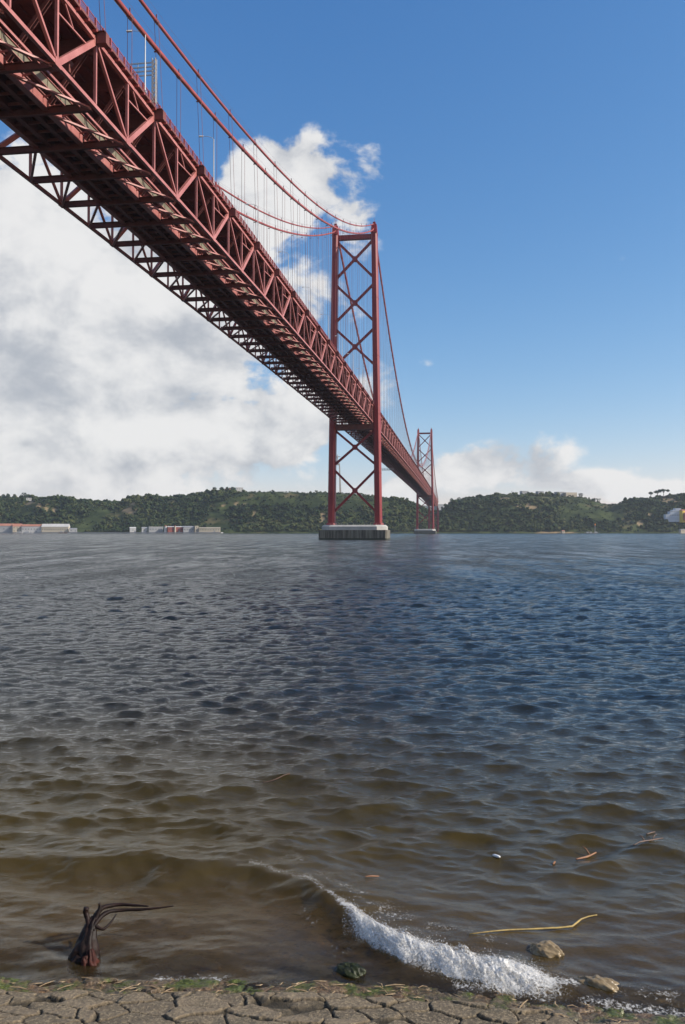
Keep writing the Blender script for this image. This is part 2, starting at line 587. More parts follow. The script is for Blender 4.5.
foamv = np.maximum(foamv, 0.36 * np.exp(-((dcr + 0.75) / 0.35) ** 2) * sstep(0.45, 0.62, fbm(XX * 0.9, YY * 1.6, 3, 6)) * (YY < 14))
lace = sstep(0.44, 0.50, fbm(XX * 3.0, YY * 5.0, 5, 44)) * np.exp(-((dcr - 0.55) / 0.5) ** 2) * act * (1 - sstep(2.0, 3.0, XX))
foamv = np.maximum(foamv, 0.40 * lace)
caps = sstep(0.80, 0.86, fbm(XX * 0.35, YY * 0.22, 3, 21)) * (YY > 25) * (YY < 400)
foamv = np.maximum(foamv, 0.35 * caps)
water = np_mesh('water', np.stack([XX + UX, YY + UY, ZZ], -1).reshape(-1, 3), grid_faces(*XX.shape), MAT['water'],
                {'murk': murk, 'far': farA, 'foam': foamv})
tag(water, kind='structure')

# river bed under the shallows
m, t, b = material('river_bed')
co = t.new('ShaderNodeNewGeometry').outputs['Position']
c = t.mix(t.ramp(t.noise(co, 1.6, 6, 0.65), 0.38, 0.62), (0.17, 0.115, 0.052), (0.40, 0.29, 0.16))
c = t.mix(t.ramp(t.noise(co, 7.0, 4, 0.6), 0.5, 0.7), c, (0.06, 0.045, 0.022))
t.put(b.inputs['Base Color'], c)
b.inputs['Roughness'].default_value = 0.8
MAT['bed'] = m
by = np.concatenate([np.linspace(7.6, 14, 170), np.geomspace(14.1, 60, 60)])
bx = np.concatenate([np.linspace(-60, -8.2, 30), np.linspace(-8, 8, 300), np.linspace(8.2, 60, 30)])
BY, BX = np.meshgrid(by, bx, indexing='ij')
bed = np_mesh('river_bed', np.stack([BX, BY, bed_z(BX, BY)], -1).reshape(-1, 3), grid_faces(*BX.shape), MAT['bed'])
tag(bed, kind='structure')

# ------------------------------------------------------------------ stone ledge of the embankment and the ground behind it
m, t, b = material('embankment_stone')
co = t.new('ShaderNodeNewGeometry').outputs['Position']
crack = t.new('ShaderNodeAttribute', attribute_name='crack').outputs['Fac']
stone = t.new('ShaderNodeAttribute', attribute_name='stone').outputs['Fac']
moss = t.new('ShaderNodeAttribute', attribute_name='moss').outputs['Fac']
n_a = t.noise(co, 5.0, 8, 0.7)
n_b = t.noise(co, 28.0, 5, 0.7)
c = t.mix(stone, (0.085, 0.064, 0.040), (0.23, 0.172, 0.108))
c = t.mix(t.ramp(n_a, 0.40, 0.68), c, (0.13, 0.10, 0.06))
c = t.mix(t.m('MULTIPLY', t.ramp(t.noise(co, 1.7, 5, 0.65), 0.50, 0.66), 0.7), c, (0.085, 0.070, 0.042))
c = t.mix(t.m('MULTIPLY', t.ramp(n_b, 0.48, 0.62), 0.75), c, (0.33, 0.255, 0.155))
c = t.mix(t.m('MULTIPLY', t.ramp(t.noise(co, 70.0, 3, 0.7), 0.52, 0.62), 0.5), c, (0.09, 0.065, 0.04))
c = t.mix(t.m('MULTIPLY', crack, t.ramp(n_a, 0.3, 0.5, 0.6, 1.0)), c, (0.035, 0.026, 0.013))
mk = t.ramp(t.m('ADD', moss, t.m('MULTIPLY', t.m('SUBTRACT', n_a, 0.5), 1.4)), 0.45, 0.7)
c = t.mix(mk, c, t.mix(t.ramp(t.noise(co, 3.2, 5, 0.7), 0.42, 0.58), t.mix(t.ramp(n_b, .35, .65), (0.05, 0.065, 0.010), (0.16, 0.19, 0.03)), t.mix(t.ramp(n_b, .35, .65), (0.07, 0.042, 0.02), (0.30, 0.19, 0.10))))
t.put(b.inputs['Base Color'], c)
t.put(b.inputs['Roughness'], t.ramp(moss, 0.1, 0.5, 0.85, 0.28))
t.put(b.inputs['Base Color'], t.mix(t.m('MULTIPLY', t.ramp(moss, 0.10, 0.40), 0.5), c, t.scale(c, (0.35, 0.33, 0.3))))
bn = t.new('ShaderNodeBump')
bn.inputs['Strength'].default_value = 0.9
bn.inputs['Distance'].default_value = 0.02
t.put(bn.inputs['Height'], t.m('ADD', n_b, n_a))
t.l.new(bn.outputs[0], b.inputs['Normal'])
MAT['stone'] = m

lx = np.arange(-6.0, 6.001, 0.0125)
ly = np.arange(7.2, 9.75, 0.0125)
LY, LX = np.meshgrid(ly, lx, indexing='ij')
pts = []
row = 0
yy = 6.8
while yy < 9.9:
    xx = -7.0 + (row % 2) * 0.3
    while xx < 7.0:
        pts.append((xx + random.uniform(-0.22, 0.22), yy + random.uniform(-0.06, 0.06)))
        xx += random.choice((random.uniform(0.16, 0.3), random.uniform(0.3, 0.5), random.uniform(0.5, 0.8)))
    yy += random.uniform(0.13, 0.25)
    row += 1
pts = np.array(pts)
wx = LX + 0.14 * (fbm(LX * 5, LY * 5, 4, 1) - 0.5)
wy = LY + 0.14 * (fbm(LX * 5, LY * 5, 4, 7) - 0.5)
f1 = np.full(LX.shape, 9.0); f2 = f1.copy(); idx = np.zeros(LX.shape, int)
for i, (ax, ay) in enumerate(pts):
    d = np.hypot(wx - ax, (wy - ay) * 1.45)
    c1 = d < f1
    f2 = np.where(c1, f1, np.minimum(f2, d))
    idx = np.where(c1, i, idx)
    f1 = np.where(c1, d, f1)
gap = 1 - sstep(0.006, 0.024, (f2 - f1) * (0.55 + 0.9 * fbm(LX * 2, LY * 2, 3, 12)))
rnd = rng.random(len(pts))
tilt = (rng.random((len(pts), 2)) - 0.5) * 0.07
e = LY - edge_y(LX)
LZ = 0.055 - 0.13 * np.minimum(e, 0) - 0.10 * (e + 0.9) * (e < -0.9)
LZ += 0.035 * (rnd[idx] - 0.5) + tilt[idx, 0] * (LX - pts[idx, 0]) + tilt[idx, 1] * (LY - pts[idx, 1])
LZ += 0.022 * (fbm(LX * 9, LY * 9, 5, 3) - 0.5)
brk = e + 0.22 * (fbm(LX * 2.2, LY * 2.2, 4, 17) - 0.5)
lip = sstep(-0.44, -0.40, brk)
gap = gap * (1 - 0.75 * lip)
LZ -= 0.03 * gap             # lower weedy step at the water's edge
LZ -= (0.045 + 0.03 * (fbm(LX * 7, LY * 14, 4, 19) - 0.5)) * lip + 0.03 * (fbm(LX * 16, LY * 30, 3, 23) - 0.5) * lip
LZ = np.where(e > 0, LZ - 1.6 * e, LZ)
mossA = np.clip((0.45 * lip + 0.4 * sstep(-0.55, -0.2, e)) * (0.25 + 1.2 * fbm(LX * 1.1, LY * 1.1, 4, 9)) + 0.35 * gap * sstep(-0.9, -0.2, e), 0, 1)
ledge = np_mesh('pavement', np.stack([LX, LY, LZ], -1).reshape(-1, 3), grid_faces(*LX.shape), MAT['stone'],
                {'crack': gap, 'stone': rnd[idx], 'moss': mossA})
tag(ledge, kind='structure')
gx = np.concatenate([np.linspace(-400, -7, 20), np.linspace(-5.9, 5.9, 40), np.linspace(7, 400, 20)])
gy = np.array([-400, -60, -3, -1, 0.5, 1.2, 3, 5, 6.5, 7.24, 8.0, 8.6, 9.05, 9.3, 9.8])
gz = np.array([3.2, 3.2, 3.2, 3.18, 3.1, 2.9, 2.0, 1.15, 0.62, 0.34, 0.08, -0.03, -0.14, -0.4, -1.2])
GY, GX = np.meshgrid(gy, gx, indexing='ij')
GZ = np.broadcast_to(gz[:, None], GX.shape).copy()
ground = np_mesh('ground', np.stack([GX, GY, GZ], -1).reshape(-1, 3), grid_faces(*GX.shape), MAT['stone'],
                 {'crack': 0 * GX, 'stone': 0 * GX + 0.5, 'moss': 0 * GX})
tag(ground, kind='structure')

# ------------------------------------------------------------------ the bridge
TH = R(7.984)
bridge = empty('suspension_bridge', (7.486, 502.214, 0), -TH)      # local: x across (west +), y along, z up
tag(bridge, 'long red steel suspension bridge crossing the river to the wooded far shore', 'bridge')
MAIN, SIDE, L = 1013.0, 480.0, 23.02
TB, DEP = 11.131, 9.58                                              # half truss spacing, truss depth


def zb(s):
    if s < 0: return 69.672 + 0.003582 * s - 2.1e-5 * s * s
    if s > MAIN:
        q = s - MAIN
        return 69.672 - 0.003582 * q - 2.1e-5 * q * q
    return 69.672 + 0.0042 * s - 4.15e-6 * s * s


def z_orig(s):
    if s < 0: return 186.4 + 0.4158 * s + 0.00039 * s * s
    if s > MAIN: return z_orig(-(s - MAIN))
    return 187.0 - 0.400 * s + 0.000395 * s * s


def z_new(s):
    if s < 0: return 189.8 + 0.4085 * s + 0.00038 * s * s
    if s > MAIN: return z_new(-(s - MAIN))
    return 189.8 - 0.400 * s + 0.000395 * s * s


def leg_outline(cx, w, d, c):
    x0, x1, y0, y1 = cx - w / 2, cx + w / 2, -d / 2, d / 2
    return [(x0 + c, y0), (x1 - c, y0), (x1, y0 + c), (x1, y1 - c), (x1 - c, y1), (x0 + c, y1), (x0, y1 - c), (x0, y0 + c)]


def make_tower(s0, ztop):
    """portal beams as the tower's own mesh; legs, braces and saddles its sub-parts"""
    hwt, hwb, zbase = 11.75, 14.12, 8.6
    hw = lambda z: hwb + (hwt - hwb) * (z - zbase) / (ztop - zbase)
    sh = lambda pts: [(x, y + s0) for x, y in pts]
    mb = MB()
    mb.box((-hw(182) + 1.5, s0 - 1.4, ztop - 9.9), (hw(182) - 1.5, s0 + 1.4, ztop - 7.2))
    tw = mb.build('tower', MAT['tower'], bridge)
    zd = zb(s0) - 4.1
    MB().box((-hw(zd) + 1.6, s0 - 2.6, zd), (hw(zd) - 1.6, s0 + 2.6, zd + 3.3)).build('deck_beam', MAT['under'], tw)
    for sg in (-1, 1):
        g = MB()
        zs = [zbase, 40, 75, 110, 145, ztop - 7]
        for a, c_ in zip(zs[:-1], zs[1:]):
            f0, f1_ = (a - zbase) / (ztop - zbase), (c_ - zbase) / (ztop - zbase)
            w0, w1 = 4.1 - 0.6 * f0, 4.1 - 0.6 * f1_
            d0, d1 = 7.5 - 1.5 * f0, 7.5 - 1.5 * f1_
            g.prism(sh(leg_outline(sg * hw(a), w0, d0, 0.9)), a + 0.02, sh(leg_outline(sg * hw(c_), w1, d1, 0.9)), c_)
            g.prism(sh(leg_outline(sg * hw(c_), w1 + .25, d1 + .25, 0.95)), c_ - 0.5, sh(leg_outline(sg * hw(c_), w1 + .25, d1 + .25, 0.95)), c_ - 0.1)
        g.prism(sh(leg_outline(sg * hwb, 5.6, 9.0, 1.0)), zbase, sh(leg_outline(sg * hwb, 5.4, 8.6, 1.0)), zbase + 1.2)
        g.build('leg', MAT['tower'], tw)
        sd_ = MB()
        cx = sg * hwt
        sd_.prism(sh([(cx - 1.9, -3.4), (cx + 1.9, -3.4), (cx + 1.9, 3.4), (cx - 1.9, 3.4)]), ztop - 7.0,
                  sh([(cx - 1.5, -1.8), (cx + 1.5, -1.8), (cx + 1.5, 1.8), (cx - 1.5, 1.8)]), ztop - 1.4)
        sd_.box((cx - 0.8, s0 - 0.9, ztop - 1.4), (cx + 0.8, s0 + 0.9, ztop + 0.2))
        sd_.tube([(cx, s0, ztop + 0.2), (cx, s0, ztop + 2.6)], 0.10, 6)
        sd_.build('cable_saddle', MAT['tower'], tw)

    def xbrace(z0, z1, wd):
        g = MB()
        a, c_ = hw(z0) - 1.7, hw(z1) - 1.7
        for dz in (0,):
            g.beam((-a, s0 - 0.01, z0), (c_, s0 - 0.01, z1), 1.5, wd)
            g.beam((a, s0 + 0.02, z0), (-c_, s0 + 0.02, z1), 1.44, wd)
        zc = z0 + (z1 - z0) * a / (a + c_)
        n = 12
        o = [(math.cos(2 * math.pi * i / n) * 1.6, math.sin(2 * math.pi * i / n) * 1.6) for i in range(n)]
        g.add([(x, s0 - 0.9, zc + z) for x, z in o] + [(x, s0 + 0.9, zc + z) for x, z in o],
              [(i, (i + 1) % n, n + (i + 1) % n, n + i) for i in range(n)] + [tuple(range(n - 1, -1, -1)), tuple(range(n, 2 * n))])
        for sx in (-1, 1):                                      # gussets where the braces meet the legs
            for z, h_, s_ in ((z0, a, 1), (z1, c_, -1)):
                x0 = sx * (h_ + 0.15)
                x1 = sx * (h_ - 1.5)
                vs = [(x0, s0 - .8, z - 1.3), (x0, s0 - .8, z + 1.3), (x1, s0 - .8, z + s_ * 1.35 + 0.6), (x1, s0 - .8, z + s_ * 1.35 - 0.6)]
                vs += [(x, s0 + .8, q) for x, _, q in vs]
                g.add(vs, [(0, 1, 2, 3), (7, 6, 5, 4), (0, 4, 5, 1), (1, 5, 6, 2), (2, 6, 7, 3), (3, 7, 4, 0)])
        g.build('cross_brace', MAT['tower'], tw)
    for z0, z1 in ((158.2, 179.2), (131.7, 152.6), (105.2, 126.0)):
        xbrace(z0 + ztop - 190.58, z1 + ztop - 190.58, 1.35)
    xbrace(45.1, 65.2, 1.35)
    xbrace(16.9, 41.2, 1.35)
    return tw


make_tower(0.0, 190.58)
make_tower(MAIN, 189.4)


def rounded_rect(hx, hy, c):
    return [(-hx + c, -hy), (hx - c, -hy), (hx, -hy + c), (hx, hy - c), (hx - c, hy), (-hx + c, hy), (-hx, hy - c), (-hx, -hy + c)]


for s0, hx in ((0.0, 20.2), (MAIN, 19.8)):
    p = MB()
    o = [(x, y + s0) for x, y in rounded_rect(hx, 12.0, 0.8)]
    p.prism(o, -8.0, o, 5.6)
    pr = p.build('pier', MAT['pier'], bridge)
    q = MB()
    o = [(x, y + s0) for x, y in rounded_rect(hx - 1.0, 11.0, 5.0)]
    o2 = [(x, y + s0) for x, y in rounded_rect(hx - 2.0, 10.0, 5.0)]
    q.prism(o, 5.6, o, 7.6)
    q.prism(o, 7.6, o2, 8.6)
    for k_ in range(11):
        x = -hx + 3 + k_ * (2 * hx - 6) / 10
        q.tube([(x, s0 - 9.0, 8.6), (x, s0 - 9.0, 9.7)], 0.06, 5)
    q.beam((-hx + 3, s0 - 9.0, 9.7), (hx - 3, s0 - 9.0, 9.7), 0.07, 0.07)
    q.build('pier_cap', MAT['cap'], pr)

# --- nodes along the deck
bot_side = [-6.7 - L * i for i in range(20)]
top_side = [-18.2 - L * i for i in range(20)]
top_main = [11.5 + L * i for i in range(44)]
bot_main = [L * i for i in range(1, 44)]
bot_far = [MAIN + 6.7 + L * i for i in range(20)]
top_far = [MAIN + 18.2 + L * i for i in range(20)]
HC = DEP


def chord(mb, x, dz, s0, s1, w, h, step=L):
    n = max(1, int(round(abs(s1 - s0) / step)))
    ss = [s0 + (s1 - s0) * i / n for i in range(n + 1)]
    for a, c_ in zip(ss[:-1], ss[1:]):
        mb.beam((x, a, zb(a) + dz), (x, c_, zb(c_) + dz), w, h)


def web_pieces(bots, tops, x, first_parts, truss, step_sign=1):
    """diagonals and verticals of one truss; the ones that show largest become parts of their own"""
    many = MB()
    mx = sorted([(s, 'b') for s in bots] + [(s, 't') for s in tops])
    sg = 1 if x > 0 else -1
    for i, (s, k_) in enumerate(mx):
        nx_ = mx[i + 1] if i + 1 < len(mx) else None
        near = first_parts
        g = MB()
        wv = 0.36 if k_ == 't' else 0.42
        g.beam((x, s, zb(s) + 0.4), (x, s, zb(s) + DEP - 0.4), 0.40, wv, up=(0, 1, 0))
        if k_ == 'b':   # short struts steadying the vertical under the top chord
            g.beam((x, s, zb(s) + DEP - 2.7), (x, s + 8.4, zb(s) + DEP - 2.0), 0.2, 0.2)
            g.beam((x, s + 4.6, zb(s) + DEP - 2.3), (x, s + 2.2, zb(s) + DEP - 0.3), 0.2, 0.2)
        if near: g.build('vertical', MAT['truss'], truss)
        else: many.add(g.v, g.f)
        if nx_:
            s2 = nx_[0]
            g = MB()
            if k_ == 'b':
                g.beam((x, s, zb(s) + 0.1), (x, s2, zb(s2) + DEP - 0.1), 0.50, 0.80)
            else:
                g.beam((x, s, zb(s) + DEP - 0.1), (x, s2, zb(s2) + 0.1), 0.42, 0.42)
            # gusset plates
            for ss, zz in ((s, 0.15 if k_ == 'b' else DEP - 0.15),):
                g.box((x - 0.28, ss - 0.75, zb(ss) + zz - 0.55), (x + 0.28, ss + 0.75, zb(ss) + zz + 0.55))
            if near: g.build('diagonal', MAT['truss'], truss)
            else: many.add(g.v, g.f)
    if many.v:
        tag(many.build('web', MAT['truss'], truss), kind='stuff')


for x in (TB, -TB):
    for (s0, s1, bots, tops, near) in ((-SIDE, -4.0, bot_side, top_side, True), (4.0, MAIN - 4.0, bot_main, top_main, False),
                                       (MAIN + 4.0, MAIN + SIDE + 10, bot_far, top_far, False)):
        c_ = MB()
        chord(c_, x, 0.0, s0, s1, 0.52, 0.54)
        chord(c_, x, DEP, s0, s1, 0.50, 0.54)
        tr_ = c_.build('side_truss', MAT['truss'], bridge)
        web_pieces(bots, tops, x, near, tr_)

# outrigger boxes at the top nodes carry the second pair of hangers
nb = 0
many = MB()
for s in sorted(top_side + top_main, key=lambda v: abs(v + 380)):
    for sg in (1, -1):
        g = MB()
        z = zb(s) + DEP
        g.box((min(sg * (TB + .41), sg * 12.95), s - 0.55, z - 0.75), (max(sg * (TB + .41), sg * 12.95), s + 0.55, z + 0.85))
        g.box((min(sg * (TB + .5), sg * 12.8), s - 0.75, z + 0.853), (max(sg * (TB + .5), sg * 12.8), s + 0.75, z + 0.95))
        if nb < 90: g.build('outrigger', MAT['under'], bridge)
        else: many.add(g.v, g.f)
        nb += 1
tag(many.build('outrigger_row', MAT['under'], bridge), kind='stuff')

# cross frames: floor beams at every node
allnodes = sorted([(s, 'b') for s in bot_side + bot_main + bot_far] + [(s, 't') for s in top_side + top_main + top_far],
                  key=lambda v: abs(v[0] + 385))
many = MB()
for i, (s, k_) in enumerate(allnodes):
    g = MB()
    z = zb(s)
    # bottom beam, deeper in the middle
    g.beam((-TB + .44, s, z - 0.05), (TB - .44, s, z - 0.05), 0.10, 0.95)
    g.box((-TB + .44, s - 0.32, z - 0.56), (TB - .44, s + 0.32, z - 0.50))
    g.box((-TB + .44, s - 0.32, z + 0.42), (TB - .44, s + 0.32, z + 0.48))
    # top floor beam
    zt = z + DEP
    dd = 2.3 if k_ == 't' else 1.5
    g.beam((-TB + .41, s, zt + 0.5 - dd / 2), (TB - .41, s, zt + 0.5 - dd / 2), 0.12, dd)
    g.box((-TB + .41, s - 0.35, zt + 0.5 - dd - 0.06), (TB - .41, s + 0.35, zt + 0.5 - dd))
    if k_ == 't':   # deep box in the middle, hung under the beam
        g.box((-7.6, s - 0.9, zt - 4.6), (7.6, s + 0.9, zt - 2.7))
    # sway diagonals, laced
    for sg in (1, -1):
        a, b_ = Vector((sg * (TB - .6), s, zt - 0.6)), Vector((sg * 4.3, s, z + 0.9))
        g.beam(a + Vector((0, -.28, 0)), b_ + Vector((0, -.28, 0)), 0.12, 0.5)
        g.beam(a + Vector((0, .28, 0)), b_ + Vector((0, .28, 0)), 0.12, 0.5)
        for q in range(9):
            p0 = a.lerp(b_, (q + .2) / 9); p1 = a.lerp(b_, (q + .8) / 9)
            g.beam(p0 + Vector((0, -.22, 0.1)), p1 + Vector((0, .22, 0.1)), 0.16, 0.05)
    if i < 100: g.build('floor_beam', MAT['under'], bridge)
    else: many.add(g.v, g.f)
tag(many.build('floor_beam_row', MAT['under'], bridge), kind='stuff')

# lateral bracing in the bottom plane
lat = MB()
nodes_s = sorted([s for s, _ in allnodes])
for a, c_ in zip(nodes_s[:-1], nodes_s[1:]):
    if c_ - a > 14: continue
    for sg in (1, -1):
        for off in (-0.27, 0.27):
            p = Vector((sg * 4.2, a + 0.4 + off, zb(a) - 0.42)); q = Vector((sg * (TB - .45), c_ - 0.6 + off, zb(c_) - 0.42))
            lat.beam(p, q, 0.16, 0.26)
        lat.beam((sg * 4.2, a + 0.4, zb(a) - 0.42), (sg * (TB - .45), c_ - 0.6, zb(c_) - 0.40), 0.40, 0.05)
lat.build('lateral_bracing', MAT['truss'], bridge)

# railway deck in the bottom plane
S0, S1 = -SIDE, MAIN + SIDE + 10
for x, w, h, mt in ((3.75, 0.5, 1.55, 'truss'), (1.5, 0.4, 1.3, 'under'), (-1.5, 0.4, 1.3, 'under'), (-3.75, 0.5, 1.55, 'truss')):
    g = MB()
    chord(g, x, 0.75, S0, S1, w, h)
    chord(g, x, 0.75 - h / 2, S0, S1, w + 0.35, 0.07)
    g.build('rail_girder', MAT[mt], bridge)
g = MB()
chord(g, 0, 1.68, S0, S1, 8.4, 0.18)
for x in (-3.2, -2.6, -1.9, -0.8, 0.8, 1.9, 2.6, 3.2):
    chord(g, x, 1.42, S0, S1, 0.16, 0.3)
g.build('rail_deck', MAT['under'], bridge)
g = MB()
s = S0
while s < 0:
    for sg in (1, -1):
        g.beam((sg * 1.75, s, zb(s) + 0.55), (sg * 3.5, s, zb(s) + 0.55), 0.16, 0.5, up=(0, 0, 1))
        g.beam((sg * 3.95, s, zb(s) + 1.3), (sg * 5.6, s, zb(s) + 1.55), 0.14, 0.22)
    g.beam((-1.3, s, zb(s) + 0.6), (1.3, s, zb(s) + 0.6), 0.16, 0.4)
    s += L / 8
g.build('cross_ties', MAT['truss'], bridge)
for sg in (1,):
    g = MB()
    chord(g, sg * 6.6, 1.05, S0, S1, 0.08, 1.25)
    for s in np.arange(S0, -5, L / 6):
        s = float(s)
        g.beam((sg * 6.68, s, zb(s) + 0.45), (sg * 6.68, s, zb(s) + 1.65), 0.08, 0.14, up=(0, 1, 0))
    g.build('walkway_panel', MAT['beige'], bridge)
    g = MB()
    chord(g, sg * 6.6, 0.38, S0, S1, 0.42, 0.09)
    chord(g, sg * 6.6, 1.72, S0, S1, 0.42, 0.09)
    chord(g, sg * 8.9, 0.2, S0, S1, 0.22, 0.34)
    g.build('walkway_frame', MAT['truss'], bridge)

# road deck with stringers
g = MB()
chord(g, 0, DEP + 1.02, S0, S1, 23.0, 0.3)
for i in range(11):
    chord(g, -10 + 2.0 * i, DEP + 0.68, S0, S1, 0.28, 0.38)
for sg in (1, -1):
    chord(g, sg * 11.72, DEP + 0.98, S0, S1, 0.30, 0.40)
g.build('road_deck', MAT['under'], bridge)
g = MB()
chord(g, 0, DEP + 1.19, S0, S1, 20.5, 0.03)
g.build('road_surface', MAT['asphalt'], bridge)
for sg in (1, -1):
    g = MB()
    x = sg * 11.75
    for dz, th in ((2.30, 0.09), (1.98, 0.035), (1.72, 0.035), (1.46, 0.035)):
        chord(g, x, DEP + dz, S0, S1, th, th)
    s = -SIDE
    i = 0
    while s < MAIN:
        lim = 1 if s < 300 else 3
        z = zb(s) + DEP
        if i % lim == 0:
            g.beam((x, s, z + 1.1), (x, s, z + 2.40), 0.26, 0.24, up=(0, 1, 0))
            g.box((min(sg * 11.2, sg * 11.98), s - 0.16, z + 0.45), (max(sg * 11.2, sg * 11.98), s + 0.16, z + 0.80))
        if s < 0:
            for q in range(1, 8):
                sq = s + q * (L / 9) / 8
                g.beam((x, sq, zb(sq) + DEP + 1.3), (x, sq, zb(sq) + DEP + 2.28), 0.03, 0.03, up=(0, 1, 0))
        s += L / 9
        i += 1
    g.build('railing', MAT['rail'], bridge)

# main cables and hangers
for sg in (1, -1):
    for fn_, r_, nm in ((z_orig, 0.40, 'main_cable'), (z_new, 0.30, 'upper_cable')):
        x = sg * 11.5
        ss = list(np.linspace(-SIDE, 0, 60)) + list(np.linspace(0, MAIN, 110))[1:] + list(np.linspace(MAIN, MAIN + SIDE, 40))[1:]
        pts_ = [(x, float(s), fn_(float(s))) for s in ss]
        cb = MB().tube(pts_, r_, 10).build('main_cable', MAT['cable'], bridge, smooth=True)
        if nm == 'upper_cable': cb['label'] = 'thinner cable running above the older thick one'
        rope = MB()
        for sx in (-0.45, 0.45):
            sel = ss[:170]
            rope.tube([(x + sx, float(s), fn_(float(s)) + 1.25) for s in sel], 0.018, 4)
        many = MB()
        nodes_h = (bot_side[1:] + bot_main) if fn_ is z_orig else (top_side + top_main)
        far_h = bot_far[1:] if fn_ is z_orig else top_far
        hx = x if fn_ is z_orig else sg * 12.3
        cnt = 0
        for s in nodes_h + far_h:
            zc = fn_(s)
            zl = zb(s) + DEP + (0.3 if fn_ is z_orig else 0.9)
            if zc - zl < 1.0: continue
            g = MB()
            dx_ = 0.34
            for off in (-0.37, 0.37):
                g.tube([(x + off, s, zc - r_ * 0.3), (hx + off, s, zl)], 0.042, 5)
            g.tube([(x, s - 0.65, fn_(s - 0.65)), (x, s + 0.65, fn_(s + 0.65))], r_ + 0.06, 8)
            g.box((x - 0.09, s - 0.06, zc + r_), (x + 0.09, s + 0.06, zc + r_ + 0.9))
            if fn_ is z_new:
                zz = zc - 5.2 if zc - zl > 12 else zc - 1.5
                g.beam((x - 0.42, s, zz), (x + 0.42, s, zz), 0.12, 0.22)
            if s < 60 and cnt < 24:
                g.build('hanger', MAT['wire'], cb)
                cnt += 1
            else: many.add(g.v, g.f)
        tag(many.build('hanger_row', MAT['wire'], cb), kind='stuff')
        rope.build('hand_rope', MAT['wire'], cb)

# end piers on the far shore
for s0 in (MAIN + SIDE - 20, MAIN + SIDE + 45):
    g = MB()
    for sg in (-1, 1):
        g.prism([(sg * 10.5 - 1.6, s0 - 2), (sg * 10.5 + 1.6, s0 - 2), (sg * 10.5 + 1.6, s0 + 2), (sg * 10.5 - 1.6, s0 + 2)], 3,
                [(sg * 10.0 - 1.2, s0 - 1.6), (sg * 10.0 + 1.2, s0 - 1.6), (sg * 10.0 + 1.2, s0 + 1.6), (sg * 10.0 - 1.2, s0 + 1.6)], zb(s0) - 0.6)
    for z0, z1 in ((10, 28), (30, 48)):
        g.beam((-10.4, s0 + .02, z0), (10.2, s0 + .02, z1), 0.8, 0.8)
        g.beam((10.4, s0, z0), (-10.2, s0, z1), 0.8, 0.8)
    g.beam((-10.4, s0, 29), (10.4, s0, 29), 0.9, 0.9)
    g.build('end_pier', MAT['tower'], bridge)


def br(x, s, z):
    c_, n_ = math.cos(TH), math.sin(TH)
    return (7.486 + x * c_ + s * n_, 502.214 - x * n_ + s * c_, z)


# street lamps along the west railing
def make_lamp():
    r = empty('street_lamp', (0, 0, 0))
    p = MB()
    p.tube([(0, 0, 0), (0, 0, 2), (0, 0, 9.6)], [0.14, 0.12, 0.08], 8)
    p.box((-0.2, -0.2, 0), (0.2, 0.2, 0.3))
    p.build('pole', MAT['galv'], r)
    a = MB()
    a.tube([(0, 0, 9.5), (-0.35, 0, 9.9), (-1.2, 0, 10.25), (-2.4, 0, 10.4)], [0.07, 0.06, 0.05, 0.045], 6)
    arm = a.build('arm', MAT['galv'], r)
    h = MB()
    h.prism([(-2.3, -0.16), (-3.2, -0.22), (-3.2, 0.22), (-2.3, 0.16)], 10.28, [(-2.3, -0.08), (-3.1, -0.12), (-3.1, 0.12), (-2.3, 0.08)], 10.52)
    h.build('lamp_head', MAT['lampglass'], r)
    return r


lamp0 = make_lamp()
lamp_labels = [
    'galvanised street lamp on the bridge railing, nearest one, just before the sign gantry',
    'street lamp on the bridge railing, second nearest, against the cloud edge',
    'street lamp on the bridge railing, third nearest', 'street lamp on the bridge railing, fourth nearest',
    'street lamp on the bridge railing, fifth nearest', 'street lamp on the bridge railing, sixth nearest',
    'street lamp on the bridge railing, seventh nearest', 'street lamp on the bridge railing, eighth nearest, third before the near tower',
    'street lamp on the bridge railing, second before the near tower', 'street lamp on the bridge railing, last before the near tower']
for i in range(10):
    s = -369.2 + i * 38.4
    o = lamp0 if i == 0 else copy_tree(lamp0)
    o.location = br(11.75, s, zb(s) + DEP + 1.2)
    o.rotation_euler = (0, 0, -TH)
    tag(o, lamp_labels[i], 'street lamp', 'street lamps along the bridge railing')

# sign gantry on the deck
s = -366.0
sg_ = empty('sign_gantry', br(12.1, s, zb(s) + DEP + 0.9), -TH)
tag(sg_, 'grey steel sign gantry seen from behind on the bridge edge', 'road sign')
g = MB()
for ox in (-0.28, 0.28):
    for oy in (-0.28, 0.28):
        g.beam((ox, oy, 0), (ox, oy, 7.6), 0.14, 0.14, up=(0, 1, 0))
for q in range(9):
    z0 = 0.3 + q * 0.8
    for oy in (-0.28, 0.28):
        g.beam((-0.28, oy, z0), (0.28, oy, z0 + 0.8), 0.07, 0.07)
    for ox in (-0.28, 0.28):
        g.beam((ox, -0.28, z0 + 0.8), (ox, 0.28, z0), 0.07, 0.07)
g.build('post', MAT['white'], sg_)
g = MB()
for z0 in (4.9, 5.6, 6.3, 7.0):
    g.beam((-0.3, 0.0, z0), (-4.4, 0.0, z0), 0.12, 0.20)
for xx in (-4.3, -2.9, -1.5):
    g.beam((xx, 0.12, 4.7), (xx, 0.12, 7.2), 0.1, 0.1, up=(0, 1, 0))
g.build('bracket', MAT['galv'], sg_)
g = MB()
g.box((-4.9, 0.2, 4.6), (-3.7, 0.5, 5.9))
g.build('signal_box', MAT['window'], sg_)

